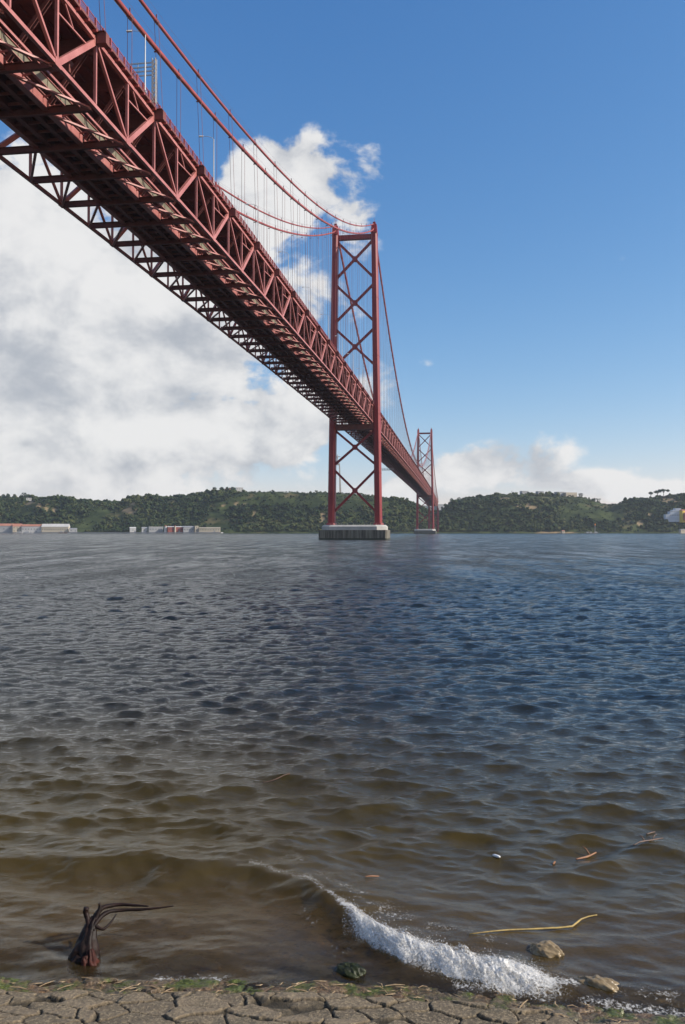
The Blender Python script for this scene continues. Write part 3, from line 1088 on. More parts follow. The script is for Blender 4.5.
# inspection platform slung under the main span
X_, Y_, Z_ = at(390, 469.5, 0)[0], 0, 0
s = 165.0
pf = empty('inspection_platform', br(-7.0, s + 150, zb(s) - 5.6), -TH)
tag(pf, 'dark steel inspection platform slung under the bridge between the two towers', 'platform')
g = MB()
g.box((-6, -1.6, -0.4), (5, 1.6, 0.0))
g.build('floor', MAT['greyroof'], pf)
g = MB()
for xx in (-6, -3.25, -0.5, 2.25, 5):
    for yy in (-1.6, 1.6):
        g.beam((xx, yy, 0), (xx, yy, 1.6), 0.15, 0.15, up=(0, 1, 0))
for zz in (0.8, 1.6):
    for yy in (-1.6, 1.6):
        g.beam((-6, yy, zz), (5, yy, zz), 0.12, 0.12)
g.build('guard_rail', MAT['galv'], pf)
g = MB()
for yy in (-1.4, 1.4):
    g.beam((4.6, yy, 0), (4.6, yy, 2.6), 0.2, 0.2, up=(0, 1, 0))
    g.beam((1.6, yy, 0), (4.6, yy, 2.6), 0.15, 0.15)
g.build('hanger_frame', MAT['under'], pf)

# ------------------------------------------------------------------ far shore
SKY_PX = np.array([-900, -500, -200, -60, 0, 30, 60, 100, 118, 135, 165, 190, 205, 220, 245, 275, 300, 340, 360, 380, 395, 405, 412, 421, 430, 440, 446, 450, 456, 470, 490, 510, 540, 580, 592, 602, 612, 630, 650, 668, 685, 760, 1000, 1500])
SKY_PY = np.array([500, 498, 496, 498, 497, 496, 496.5, 501, 502, 496, 497, 496, 492, 490, 490.5, 492, 492, 492, 493, 496, 499, 501, 503, 507, 512, 512, 507, 503, 500, 497, 495, 495, 494, 495, 498, 502, 504, 500, 498, 495, 493.5, 490, 494, 500])
RID = 2260.0
HX = (SKY_PX - 342.5) / FPX * RID
HZ = np.maximum((531.2 - SKY_PY) / FPX * RID + CAMH - 7.5, 12)


def terr(x, y):
    """height of the far bank"""
    ridge = np.interp(x * RID / np.maximum(y, 1900), HX, HZ)
    base = 1985 + 26 * (fbm(x * 0.006, 0 * x + 1.2, 3, 3) - 0.5) + 0.00003 * (x - 100) ** 2
    tt = np.clip((y - base) / (RID - 1995), 0, 1)
    pr_ = 0.62 * sstep(0.02, 0.72, tt) + 0.38 * tt
    gul = (fbm(x * 0.010, y * 0.006, 4, 5) - 0.5)
    z = 2.2 * sstep(0, 0.03, tt) + ridge * pr_ * (1 + 0.42 * gul * sstep(0.0, 0.3, tt) * (1 - sstep(0.75, 1.0, tt)))
    z = z + 5 * (fbm(x * 0.03, y * 0.03, 4, 6) - 0.5) * sstep(0.05, 0.2, tt)
    z = z * (1 - 0.25 * sstep(RID + 30, RID + 900, y))
    return np.where(tt <= 0, -3.0, z)


CLIFFS = [(18, 505.5, 5, 3), (30, 503, 9, 3), (38, 506, 4, 4), (46, 508, 3, 4.5), (54, 510.5, 3, 2.5), (130, 511, 8, 5), (133, 505, 5, 2.5), (223, 506, 4, 2.5), (237, 503, 4, 3),
          (243, 505, 3, 2), (255, 515, 4, 7), (322, 518, 4, 6), (530, 507, 14, 3), (505, 500, 8, 3), (555, 533, 26, 1.2), (650, 514, 5, 2), (640, 523, 4, 3), (670, 500, 12, 4)]
tx = np.concatenate([np.linspace(-2600, -960, 40), np.linspace(-950, 950, 520), np.linspace(960, 2600, 40)])
ty = np.concatenate([np.linspace(1955, 2330, 130), np.geomspace(2340, 4600, 30)])
TY, TX = np.meshgrid(ty, tx, indexing='ij')
TZ = terr(TX, TY)


def cliff_mask(X, Y, Z):
    px = 342.5 + FPX * X / Y
    py = 531.2 - FPX * (Z - CAMH) / Y
    mk = np.zeros_like(X, float)
    wob = 2.0 * (fbm(X * 0.07, Y * 0.05 + Z * 0.09, 5, 13) - 0.42)
    for cx, cy, rx, ry in CLIFFS:
        mk = np.maximum(mk, sstep(1.1, 0.5, np.hypot((px - cx) / rx, (py - cy) / ry) + wob))
    return mk * (Y < RID + 40)


m, t, b = material('hillside_earth_and_scrub')
co = t.new('ShaderNodeNewGeometry').outputs['Position']
cl = t.new('ShaderNodeAttribute', attribute_name='cliff').outputs['Fac']
grass = t.mix(t.ramp(t.noise(co, 0.02, 6, 0.6), 0.4, 0.62), (0.022, 0.034, 0.012), (0.062, 0.078, 0.026))
grass = t.mix(t.ramp(t.noise(co, 0.012, 5, 0.6), 0.55, 0.68), grass, (0.12, 0.10, 0.045))
c = t.mix(cl, grass, t.mix(t.noise(co, 0.12, 5, 0.6), (0.16, 0.11, 0.058), (0.38, 0.28, 0.155)))
t.put(b.inputs['Base Color'], c)
b.inputs['Roughness'].default_value = 0.95
b.inputs['Specular IOR Level'].default_value = 0.1
MAT['hill'] = m
hills = np_mesh('hills', np.stack([TX, TY, TZ], -1).reshape(-1, 3), grid_faces(*TX.shape), MAT['hill'], {'cliff': cliff_mask(TX, TY, TZ)})
tag(hills, kind='structure')

# the wood that covers the slopes: one mass of crowns
m, t, b = material('far_foliage')
sh_ = t.new('ShaderNodeAttribute', attribute_name='shade').outputs['Fac']
cr = t.new('ShaderNodeValToRGB')
t.l.new(sh_, cr.inputs[0])
el_ = cr.color_ramp.elements
el_[0].color = (0.010, 0.021, 0.010, 1)
el_[1].color = (0.080, 0.086, 0.030, 1)
e2 = el_.new(0.5); e2.color = (0.030, 0.047, 0.017, 1)
t.l.new(cr.outputs[0], b.inputs['Base Color'])
b.inputs['Roughness'].default_value = 0.9
b.inputs['Specular IOR Level'].default_value = 0.1
MAT['leaf'] = m
import bmesh
bm = bmesh.new()
bmesh.ops.create_icosphere(bm, subdivisions=1, radius=1.0)
ICO_V = np.array([v.co[:] for v in bm.verts]); ICO_F = np.array([[v.index for v in f.verts] for f in bm.faces])
bm.free()
bm = bmesh.new()
bmesh.ops.create_icosphere(bm, subdivisions=2, radius=1.0)
ICO2_V = np.array([v.co[:] for v in bm.verts]); ICO2_F = np.array([[v.index for v in f.verts] for f in bm.faces])
bm.free()


def blobs(C, Rad, base_v, base_f, jit=0.25, flat=1.0, seed=3):
    """many lumpy balls as arrays; C n x 3, Rad n"""
    g = np.random.default_rng(seed)
    n, k_ = len(C), len(base_v)
    V = base_v[None] * (1 + jit * (g.random((n, k_, 1)) - 0.5) * 2)
    V = V * np.asarray(Rad)[:, None, None]
    V[..., 2] *= flat
    V = V + C[:, None, :]
    F = base_f[None] + (np.arange(n) * k_)[:, None, None]
    return V.reshape(-1, 3), F.reshape(-1, 3)


N = 30000
fx_ = rng.uniform(-1050, 1050, N)
fy_ = 1990 + 330 * rng.random(N)
fz_ = terr(fx_, fy_)
keep = (fz_ > 3.0) & (np.abs(fx_) < fy_ * 0.47)
dn = fbm(fx_ * 0.012, fy_ * 0.012, 4, 15) + 0.25 * (fbm(fx_ * 0.05, fy_ * 0.05, 3, 16) - 0.5)
pxx = 342.5 + FPX * fx_ / fy_
meadow = ((pxx > 235) & (pxx < 390) & (fz_ > 70)) | ((pxx > 560) & (pxx < 625) & (fz_ > 30))
keep &= rng.random(N) < np.where(meadow, 0.25, sstep(0.26, 0.50, dn) * 0.95 + 0.05)
keep &= cliff_mask(fx_, fy_, fz_) < 0.4
fx_, fy_, fz_, dn, meadow = fx_[keep], fy_[keep], fz_[keep], dn[keep], meadow[keep]
rad = (1.2 + 3.2 * rng.random(len(fx_)) ** 1.8 + 3.2 * (rng.random(len(fx_)) < 0.07)) * np.where(meadow, 0.6, 1)
Cs, Rs, Sh = [], [], []
sp = rng.random(len(fx_)) * 0.65 + 0.35 * sstep(0.3, 0.6, fbm(fx_ * 0.008, fy_ * 0.008, 3, 30))
for q in range(3):
    off = (rng.random((len(fx_), 3)) - 0.5) * rad[:, None] * np.array([1.7, 1.7, 0.9])
    Cs.append(np.stack([fx_, fy_, fz_ + rad * 0.95], 1) + off)
    Rs.append(rad * rng.uniform(0.5, 0.85, len(fx_)))
    Sh.append(np.clip(sp + rng.normal(0, 0.10, len(fx_)), 0, 1))
Cs, Rs, Sh = np.concatenate(Cs), np.concatenate(Rs), np.concatenate(Sh)
Vw, Fw = blobs(Cs, Rs, ICO_V, ICO_F, 0.30, 0.9)
wood = np_mesh('wood', Vw, Fw, MAT['leaf'], {'shade': np.repeat(Sh, len(ICO_V))}, smooth=False)
tag(wood, 'dense dark green wood and scrub covering the slopes of the far shore', 'woodland', kind='stuff')


# single trees that stand on the skyline
def skyline_tree(px, py_base, hgt_px, label, flat=True, Y=2255.0, wpx=None):
    x, y, z = at(px, py_base, Y)
    z = float(terr(np.array([x]), np.array([y]))[0])
    h = hgt_px * Y / FPX
    top_z = CAMH + (531.2 - (py_base - hgt_px)) / FPX * Y
    h = max(h, top_z - z)
    r = empty('umbrella_pine' if flat else 'tree', (x, y, z - 0.3))
    tag(r, label, 'tree', 'single trees on the skyline of the far shore')
    tb_ = MB()
    lean = random.uniform(-0.6, 0.6)
    tb_.tube([(0, 0, 0), (lean * .4, 0, h * .4), (lean, 0, h * .82)], [h * .04, h * .03, h * .018], 6)
    for q in range(5):
        a = random.uniform(0, 6.28)
        tb_.tube([(lean * .7, 0, h * .6), (lean + math.cos(a) * h * .25, math.sin(a) * h * .25, h * .86)], [h * .015, h * .006], 5)
    tb_.build('trunk', MAT['bark'], r)
    wd = (wpx * Y / FPX / 2) if wpx else h * (0.5 if flat else 0.34)
    n = 60
    g = np.random.default_rng(int(px * 7))
    ang, rr = g.random(n) * 6.28, np.sqrt(g.random(n)) * wd
    zz = h * (0.86 + 0.13 * g.random(n)) - 0.10 * h * (rr / wd) ** 2 if flat else h * (0.35 + 0.62 * g.random(n))
    if not flat: rr *= np.sqrt(np.clip(1 - ((zz / h - 0.62) / 0.42) ** 2, 0.05, 1))
    C = np.stack([lean + rr * np.cos(ang), rr * np.sin(ang), zz], 1)
    V, F = blobs(C, h * g.uniform(0.05, 0.12, n), ICO_V, ICO_F, 0.4, 0.75, int(px))
    np_mesh('crown', V, F, MAT['pine'], smooth=False, parent=r)
    return r


for (px, pb, hh, lb, fl, wp) in (
        (651, 496, 4.2, 'small dark umbrella pine standing alone on the right ridge', True, 3.5),
        (658, 495.5, 5.0, 'umbrella pine joined to a wide one on the right ridge', True, 7),
        (664, 495, 6.0, 'widest and highest umbrella pine on the right ridge above the white house', True, 11),
        (581, 497, 4.0, 'low round tree beside the right end of the beige ridge block', False, 5),
        (597, 503, 4.2, 'wide dark tree in the dip between the two right hand hills', False, 8),
        (452, 505, 5.5, 'dark upright tree at the valley edge just past the far bridge tower', False, 4),
        (459, 502, 4.0, 'round tree on the hill shoulder beside the upright valley edge tree', False, 4.5),
        (3, 498, 4.0, 'small round tree at the left end of the skyline', False, 3.2),
        (8, 498, 4.4, 'round tree second along the left end of the skyline', False, 3.6),
        (14.5, 498, 4.0, 'round tree third along the left end of the skyline, by the white hut', False, 3.2),
        (24, 497, 4.4, 'wide dark tree beside the left end of the skyline gap', False, 6.5),
        (214, 492, 5.0, 'dark tree left of the white hilltop villas', False, 5),
        (222, 491.5, 4.6, 'dark tree touching the left villa on the hilltop', False, 4),
        (227.5, 491.5, 4.6, 'tree between the white hilltop villas', False, 3.5),
        (232.5, 491.5, 4.8, 'tree in front of the larger white hilltop villa', False, 3.5)):
    skyline_tree(px, pb, hh, lb, fl, 2255.0, wp)


# ------------------------------------------------------------------ buildings on the far shore
def house(name, px0, px1, py_base, py_top, Y, dep, wall, roof, label, cat, pitch=0.0, win=(0, 0), group=None, wallname='wall', zbase=None, rot=0.0, door=False):
    """a block between two photo columns; a pitched roof where pitch > 0; win = columns, rows of windows"""
    x0, x1 = at(px0, 0, Y)[0], at(px1, 0, Y)[0]
    z1 = at(0, py_top, Y)[2]
    z0 = at(0, py_base, Y)[2] if zbase is None else zbase
    w = x1 - x0
    h = z1 - z0 - pitch
    rot = rot or (0.30 if w < 40 else 0.12)
    r = empty(name, ((x0 + x1) / 2, Y, z0), rot)
    tag(r, label, cat, group)
    MB().box((-w / 2, 0, -6.0), (w / 2, dep, h)).build('wall', wall, r)
    ov = 0.4
    if pitch > 0:
        g = MB()
        vs = [(-w / 2 - ov, -ov, h), (w / 2 + ov, -ov, h), (w / 2 + ov, dep + ov, h), (-w / 2 - ov, dep + ov, h), (-w / 2 - ov, dep / 2, h + pitch), (w / 2 + ov, dep / 2, h + pitch)]
        g.add(vs, [(0, 1, 5, 4), (2, 3, 4, 5), (1, 2, 5), (3, 0, 4), (3, 2, 1, 0)])
        g.build('roof', roof, r)
    else:
        g = MB().box((-w / 2 - .2, -.2, h + 0.003), (w / 2 + .2, dep + .2, h + 0.5))
        g.build('roof', roof, r)
    nc, nr = win
    for i in range(nc):
        for j in range(nr):
            wx_ = -w / 2 + (i + 0.5) * w / nc
            wz_ = h * (j + 0.55) / nr
            ww, wh = min(1.6, w / nc * .5), min(1.9, h / nr * .5)
            f = MB().box((wx_ - ww / 2, -0.12, wz_ - wh / 2), (wx_ + ww / 2, 0.05, wz_ + wh / 2)).build('window', MAT['window'], r)
    if door:
        MB().box((w * .2, -0.15, 0), (w * .2 + 3.5, 0.05, min(3.8, h * .7))).build('door', MAT['greyroof'], r)
    return r


QY = 1962.0
# quay wall along the left of the far shore
x0, x1 = at(-300, 0, QY - 3)[0], at(221, 0, QY - 3)[0]
qm = MB()
qm.box((x0, QY - 3, -4), (x1, QY + 38, 2.4))
qm.box((x0, QY - 3.3, 2.0), (x1, QY - 3.003, 2.5))
q_ = qm.build('quay_wall', MAT['greywall'])
tag(q_, 'long low grey quay wall at the water line under the left hills', 'quay')
wh = 'warehouse'
house(wh, -40, 12, 532.5, 523.5, QY, 24, MAT['greywall'], MAT['rooftile'], 'long grey warehouse with red tiled roof at the left edge of the far quay', 'warehouse', 5.5, (9, 1), door=True)
house(wh, 13, 21.5, 532.5, 523.6, QY + 3, 22, MAT['beigewall'], MAT['rooftile'], 'red roofed beige warehouse with gable next to the long grey one', 'warehouse', 6.5, (3, 2), door=True)
house(wh, 22, 41, 532.5, 524.2, QY + 4, 22, MAT['white'], MAT['rooftile'], 'white warehouse with red roof in the middle of the left quay group', 'warehouse', 5.0, (7, 1), door=True)
house(wh, 42, 68, 532.3, 523.8, QY + 6, 20, MAT['beigewall'], MAT['white'], 'long beige warehouse with white roof right of the red roofs', 'warehouse', 7.0, (12, 1), door=True)
house('shed', 69.5, 77, 532.3, 528.0, QY + 4, 12, MAT['greywall'], MAT['greyroof'], 'small dark grey shed at the right end of the left quay group', 'shed', 2.0, (2, 1), door=True)
house('shed', 130, 136, 532.2, 527.0, QY, 12, MAT['white'], MAT['white'], 'small white gabled shed standing alone in the middle of the quay', 'shed', 3.0, (1, 1), door=True)
house('shed', 142, 147.5, 532.2, 527.0, QY, 12, MAT['white'], MAT['greyroof'], 'small white shed with grey roof left of the red hall', 'shed', 3.0, (1, 1), door=True)
house('hall', 149, 163, 532.2, 526.8, QY + 2, 20, MAT['greywall'], MAT['white'], 'low grey hall with pale flat roof beside the red hall', 'hall', 0.0, (5, 1), door=True)
house('hall', 168, 183, 532.2, 526.2, QY + 2, 20, MAT['redwall'], MAT['white'], 'low red walled hall with pale roof on the quay', 'hall', 2.0, (5, 1), door=True)
house('hall', 183.5, 194, 532.2, 526.0, QY + 2, 18, MAT['greywall'], MAT['greyroof'], 'grey hall with grey roof right of the red hall', 'hall', 3.0, (4, 1), door=True)
house('hall', 195, 198.5, 532.2, 526.0, QY + 1, 12, MAT['beigewall'], MAT['beigewall'], 'narrow tall beige block between the grey hall and the long beige hall', 'hall', 0.0, (1, 2), door=True)
house('hall', 199, 220, 532.2, 527.2, QY + 2, 20, MAT['beigewall'], MAT['beigewall'], 'long low beige hall at the right end of the quay', 'hall', 1.5, (8, 1), door=True)


def silo(px, w, mat, label):
    x, y, z = at(px, 532.2, QY + 1)
    r = empty('silo', (x, y, 2.3))
    tag(r, label, 'silo')
    MB().tube([(0, 0, 0), (0, 0, 14)], w, 16).build('tank', mat, r, smooth=False)
    MB().tube([(0, 0, 14.0), (0, 0, 15.2), (0, 0, 16)], [w * 1.02, w * .7, w * .2], 16).build('dome', MAT['redwall'], r)


silo(165.5, 3.4, MAT['white'], 'white silo with red dome left of the red hall')
silo(175, 2.2, MAT['beigewall'], 'slim beige silo with red dome behind the red hall')


def boat(px, py, Lm, hull, label, Y=None):
    x, y = ground_pt(px, py)
    y = min(y, 1950)
    x = (px - 342.5) / FPX * y
    r = empty('boat', (x, y, -0.2))
    tag(r, label, 'boat')
    g = MB()
    for z, k_ in ((0, .8), (2.6, 1.0)):
        pass
    o = lambda k_, z: [(-Lm / 2 * k_, -1.6 * k_), (Lm * .3 * k_, -1.8 * k_), (Lm / 2 * k_ + z * .5, 0), (Lm * .3 * k_, 1.8 * k_), (-Lm / 2 * k_, 1.6 * k_)]
    g.prism(o(.9, 0), -0.5, o(1, 1.5), 2.2)
    g.build('hull', hull, r)
    MB().box((-Lm * .35, -1.2, 2.2), (Lm * .05, 1.2, 4.6)).build('cabin', MAT['white'], r)
    MB().tube([(0, 0, 4.4), (0, 0, 9.0)], 0.12, 6).build('mast', MAT['galv'], r)


boat(20, 533, 16, MAT['white'], 'white boat with cabin moored at the quay by the red roofs')
boat(29, 533.2, 22, MAT['white'], 'longer white boat moored right of the smaller one by the red roofs')
boat(63, 533, 20, MAT['twig'], 'dark hulled boat moored below the long beige warehouse')

# villas and fort on the ridge
house('villa', 226, 230.5, 493, 488.6, 2270, 10, MAT['white'], MAT['rooftile'], 'small white hilltop villa left of its larger neighbour', 'villa', 2.0, (2, 1))
house('villa', 236, 243, 493, 487.6, 2272, 12, MAT['white'], MAT['white'], 'larger white hilltop villa above the cliffs', 'villa', 0.0, (3, 2))
house('hut', 13, 16.5, 499, 495.3, 2270, 8, MAT['beigewall'], MAT['white'], 'pale hut on the left skyline behind round trees', 'hut', 0.0, (1, 1))
house('villa', 38, 46, 501, 498.6, 2240, 8, MAT['white'], MAT['greyroof'], 'long low white villa near the left skyline', 'villa', 0.0, (4, 1))
house('villa', 26, 31, 500, 497.9, 2240, 8, MAT['white'], MAT['greyroof'], 'short low white villa near the left skyline', 'villa', 0.0, (2, 1))
house('fort', 522, 529, 498, 491.2, 2268, 14, MAT['greywall'], MAT['greyroof'], 'square grey ruined fort tower on the ridge, the left one', 'fort', 0.0, (2, 1))
house('fort', 529.3, 537.5, 498, 493.2, 2270, 16, MAT['greywall'], MAT['greywall'], 'low grey fort wall between two ruined towers', 'fort', 0.0, (0, 0))
house('fort', 538, 544.5, 498, 491.0, 2266, 14, MAT['greywall'], MAT['greyroof'], 'grey ruined fort tower with pale side wall, right of the low wall', 'fort', 1.5, (2, 1))
house('fort', 557, 565, 498, 492.0, 2268, 16, MAT['greywall'], MAT['greyroof'], 'grey flat block left of the beige ridge block', 'fort', 0.0, (3, 1))
house('fort', 565.3, 578, 498, 492.6, 2264, 16, MAT['beigewall'], MAT['beigewall'], 'long beige flat block on the ridge above the river', 'fort', 0.0, (6, 1))
x, y, z = at(512, 497, 2262)
r = empty('radio_mast', (x, y, z - 4))
tag(r, 'thin lattice mast on the ridge left of the ruined fort', 'mast')
g = MB()
for ox, oy in ((-.5, -.4), (.5, -.4), (0, .5)):
    g.beam((ox, oy, 0), (ox * .3, oy * .3, 22), 0.35, 0.35)
for q in range(10):
    g.beam((-.45 + .02 * q, -.4, q * 2.1), (.45 - .02 * q, -.4, q * 2.1 + 2), 0.2, 0.2)
g.build('frame', MAT['greywall'], r)
g = MB().tube([(0, 0, 18), (0, 0, 20)], 0.9, 10)
g.build('antenna', MAT['greyroof'], r)

# terraced white house at the right edge
for (a, c_, pt, lb) in ((666.5, 670.5, 514.5, 'lowest step of the terraced white building on the right slope'),):
    pass
r0 = house('terraced_building', 670, 681.5, 519.5, 511.5, 2060, 16, MAT['shadewall'], MAT['white'], 'pale terraced white building stepping up the right hillside', 'building', 0.0, (7, 1), rot=0.001)
for (a, c_, pb, pt, nm) in ((665.8, 669.8, 519.5, 514.3, 'lower_wing'), (675.5, 681.2, 511.2, 508.2, 'upper_floor'), (672.5, 675.3, 511.2, 509.8, 'terrace_floor')):
    xa, _, za = at(a, pb, 2060); xb, _, zc_ = at(c_, pt, 2060)
    bx_, bz_ = r0.location.x, r0.location.z
    MB().box((xa - bx_, 0.6 if nm != 'lower_wing' else -0.5, za - bz_ + (.02 if nm != 'lower_wing' else -6)), (xb - bx_, 14, zc_ - bz_)).build(nm, MAT['shadewall'], r0)
house('house', 682.0, 690, 520, 509.5, 2052, 12, MAT['yellow'], MAT['rooftile'], 'bright yellow house with red roof at the right frame edge', 'house', 3.0, (3, 2))
house('house', 684.2, 692, 517.5, 512.5, 2046, 5, MAT['redwall'], MAT['rooftile'], 'red annex in front of the bright yellow house', 'house', 1.0, (3, 1))
house('shed', 680, 690, 532, 529.0, 1982, 8, MAT['beigewall'], MAT['greyroof'], 'pale shed on the right bank under the yellow house', 'shed', 1.5, (2, 1))

# landing stage and beacon
x, y = at(592, 0, 1958)[0], 1958
r = empty('landing_stage', (x, y, 0))
tag(r, 'low dark landing stage with pale huts at the foot of the right hill', 'pier')
MB().box((-18, -3, 0.4), (16, 3, 1.3)).build('deck', MAT['greyroof'], r)
g = MB()
for q in range(12):
    for yy in (-2.6, 2.6):
        g.tube([(-17 + 2.9 * q, yy, -4), (-17 + 2.9 * q, yy, 0.4)], 0.3, 6)
g.build('piles', MAT['twig'], r)
for q, wq in ((-13, 5), (-5, 4), (6, 6)):
    hb = MB().box((q, -2, 1.303), (q + wq, 2, 3.6)).build('hut', MAT['white'], r)
x, y = at(595, 0, 1990)[0], 1990
r = empty('beacon', (x, y, 2))
tag(r, 'slim grey harbour beacon with orange top standing behind the landing stage', 'beacon')
MB().tube([(0, 0, 0), (0, 0, 17)], [0.7, 0.5], 10).build('column', MAT['greywall'], r)
MB().tube([(0, 0, 17), (0, 0, 20.5)], [1.6, 1.3], 10).build('lantern', MAT['orange'], r)
house('shed', 562, 565, 533, 530.3, 1984, 6, MAT['beigewall'], MAT['rooftile'], 'tan beach hut on the sandy strip below the right hill', 'hut', 1.5, (1, 1))

# apartment blocks far behind the valley
for (a, c_, pt, lb, mt) in ((418, 430, 505.5, 'far grey apartment block seen under the bridge deck beyond the valley', 'greywall'),
                            (437, 447, 504.2, 'far grey apartment block right of the bridge beyond the valley', 'greywall'),
                            (428.5, 437.5, 506.5, 'far apartment block mostly behind the far bridge tower', 'greywall')):
    house('apartment_block', a, c_, 516, pt, 3300, 20, MAT[mt], MAT['greyroof'], lb, 'apartment block', 0.0, (8, 5))

# hilltop monument: four pillars, slab, plain figure with spread arms
x, y, z = at(337.4, 492, 2300)
zt_ = float(terr(np.array([x]), np.array([y]))[0])
mon = empty('monument', (x, y, zt_ - 1))
tag(mon, 'tall pale concrete monument on the hilltop behind the near tower', 'monument')
top_z = at(0, 463.5, 2300)[2] - zt_ + 1
g = MB()
g.box((-7, -7, top_z - 4), (7, 7, top_z))
g.build('slab', MAT['monument'], mon)
for sx in (-1, 1):
    for sy in (-1, 1):
        p = MB()
        a0, a1 = 8.2, 5.6
        p.prism([(sx * a0 - 2.9, sy * a0 - 2.2), (sx * a0 + 2.9, sy * a0 - 2.2), (sx * a0 + 2.9, sy * a0 + 2.2), (sx * a0 - 2.9, sy * a0 + 2.2)], 0,
                [(sx * a1 - 1.6, sy * a1 - 1.6), (sx * a1 + 1.6, sy * a1 - 1.6), (sx * a1 + 1.6, sy * a1 + 1.6), (sx * a1 - 1.6, sy * a1 + 1.6)], top_z - 4.003)
        p.build('pillar', MAT['monument'], mon)
g = MB()
g.tube([(0, 0, top_z), (0, 0, top_z + 12), (0, 0, top_z + 20), (0, 0, top_z + 22), (0, 0, top_z + 25)], [2.8, 1.9, 2.0, 1.1, 0.9], 12)
g.tube([(-8.5, 0, top_z + 18.8), (0, 0, top_z + 19.4), (8.5, 0, top_z + 18.8)], [0.9, 1.4, 0.9], 10)
g.build('figure', MAT['greywall'], mon)


# ------------------------------------------------------------------ the air between
m, t, b = material('haze_air')
t.n.remove(b)
pv = t.new('ShaderNodeVolumePrincipled')
pv.inputs['Color'].default_value = (0.80, 0.88, 1.0, 1)
pv.inputs['Density'].default_value = 0.000048
pv.inputs['Anisotropy'].default_value = 0.2
t.l.new(pv.outputs[0], t.n['Material Output'].inputs['Volume'])
hz = MB().box((-2700, -450, -9), (2700, 4700, 200)).build('haze', m)
tag(hz, 'thin pale haze in the air over the river', 'haze', kind='stuff')


# ------------------------------------------------------------------ foreground: foam, driftwood, rocks, flotsam
def surf_z(x, y):
    X, Y = np.array([float(x)]), np.array([float(y)])
    return float(wave_h(X, Y, np.array([0.03]))[0] + breaker_h(X, Y)[0])


m, t, b = material('sea_foam')
co = t.new('ShaderNodeNewGeometry').outputs['Position']
cov = t.new('ShaderNodeAttribute', attribute_name='cover').outputs['Fac']
t.put(b.inputs['Base Color'], t.mix(t.noise(co, 14, 4, 0.6), (0.60, 0.57, 0.51), (0.86, 0.85, 0.83)))
b.inputs['Roughness'].default_value = 0.6
fa = t.ramp(t.m('ADD', cov, t.m('MULTIPLY', t.m('SUBTRACT', t.noise(co, 38, 6, 0.72, 0.6), 0.5), 1.7)), 0.30, 0.85)
t.put(b.inputs['Alpha'], t.m('MULTIPLY', fa, 0.92))
MAT['foam'] = m
C, Rd = [], []
g = np.random.default_rng(5)


def foam_drop(n, xlo, xhi, dlo, dhi, hmax, rmin, rmax, dens_seed):
    x = g.uniform(xlo, xhi, n * 3)
    d = g.uniform(dlo, dhi, n * 3)
    f = fbm(x * 6, d * 9 + dens_seed * 1.7, 4, dens_seed)
    k_ = np.where(g.random(n * 3) < sstep(0.35, 0.62, f) * 0.9 + 0.08)[0][:n]
    x, d, f = x[k_], d[k_], f[k_]
    y = breaker_y(x) + d
    zz = wave_h(x, y, np.full(x.shape, 0.03)) + breaker_h(x, y)
    lift = hmax * g.random(len(x)) ** 3 * (0.4 + 1.2 * f)
    C.append(np.stack([x, y, zz + lift], 1))
    Rd.append(rmin + (rmax - rmin) * g.random(len(x)) ** 4)


foam_drop(7000, 0.0, 2.2, -0.50, 0.06, 0.10, 0.0015, 0.007, 2)     # the broken face
foam_drop(5000, 0.1, 1.8, -0.36, 0.02, 0.17, 0.0015, 0.008, 5)
foam_drop(1800, -1.35, 0.15, -0.06, 0.03, 0.04, 0.0015, 0.005, 9)    # thin lip along the crest
foam_drop(500, -0.1, 2.4, -0.7, 0.15, 0.26, 0.0012, 0.003, 11)      # spray
C, Rd = np.concatenate(C), np.concatenate(Rd)
V, F = blobs(C, Rd, ICO_V, ICO_F, 0.35, 0.85, 8)
# torn sheets of froth over the broken face
fu, fv = np.meshgrid(np.arange(-0.15, 2.6, 0.006), np.arange(-0.64, 0.16, 0.006), indexing='xy')
sheets = [(V, F)]
covers = [np.full(len(V), 0.50)]
off = len(V)
for q in range(6):
    fy2 = breaker_y(fu) + fv
    lump = fbm(fu * 6 + q * 7, fv * 5, 6, 50 + q)
    edge_ = fv + 0.20 + 0.16 * (fbm(fu * 3, fu * 0 + 2.2, 4, 77) - 0.5)
    body_ = np.clip(1 - (edge_ / 0.30) ** 2, 0, 1) * sstep(-0.1, 0.35, fu) * (1 - sstep(1.7, 2.55, fu))
    fz2 = wave_h(fu, fy2, np.full(fu.shape, 0.03)) + breaker_h(fu, fy2) + (0.01 + 0.026 * q) * body_ + (0.12 + 0.02 * q) * (lump - 0.5) * body_ - 0.005
    fz2 += 0.035 * (fbm(fu * 26 + q, fv * 20, 4, 81 + q) - 0.5) * body_
    cover = body_ ** 0.7 * (1.0 - 0.10 * q) * (0.05 + 1.65 * fbm(fu * 7 + fv * 5, fv * 5, 6, 60 + q))
    Fq = grid_faces(*fu.shape)
    Fq = Fq[(body_.ravel()[Fq] > 0.02).all(1)]
    Ft = np.concatenate([Fq[:, [0, 1, 2]], Fq[:, [0, 2, 3]]])
    sheets.append((np.stack([fu, fy2, fz2], -1).reshape(-1, 3), Ft + off))
    covers.append(cover.ravel())
    off += fu.size
V = np.concatenate([a_ for a_, _ in sheets]); F = np.concatenate([b_ for _, b_ in sheets])
fo = np_mesh('foam', V, F, MAT['foam'], {'cover': np.concatenate(covers)}, smooth=True)
tag(fo, 'white foam and spray of the small wave breaking on the stone edge', 'foam', kind='stuff')


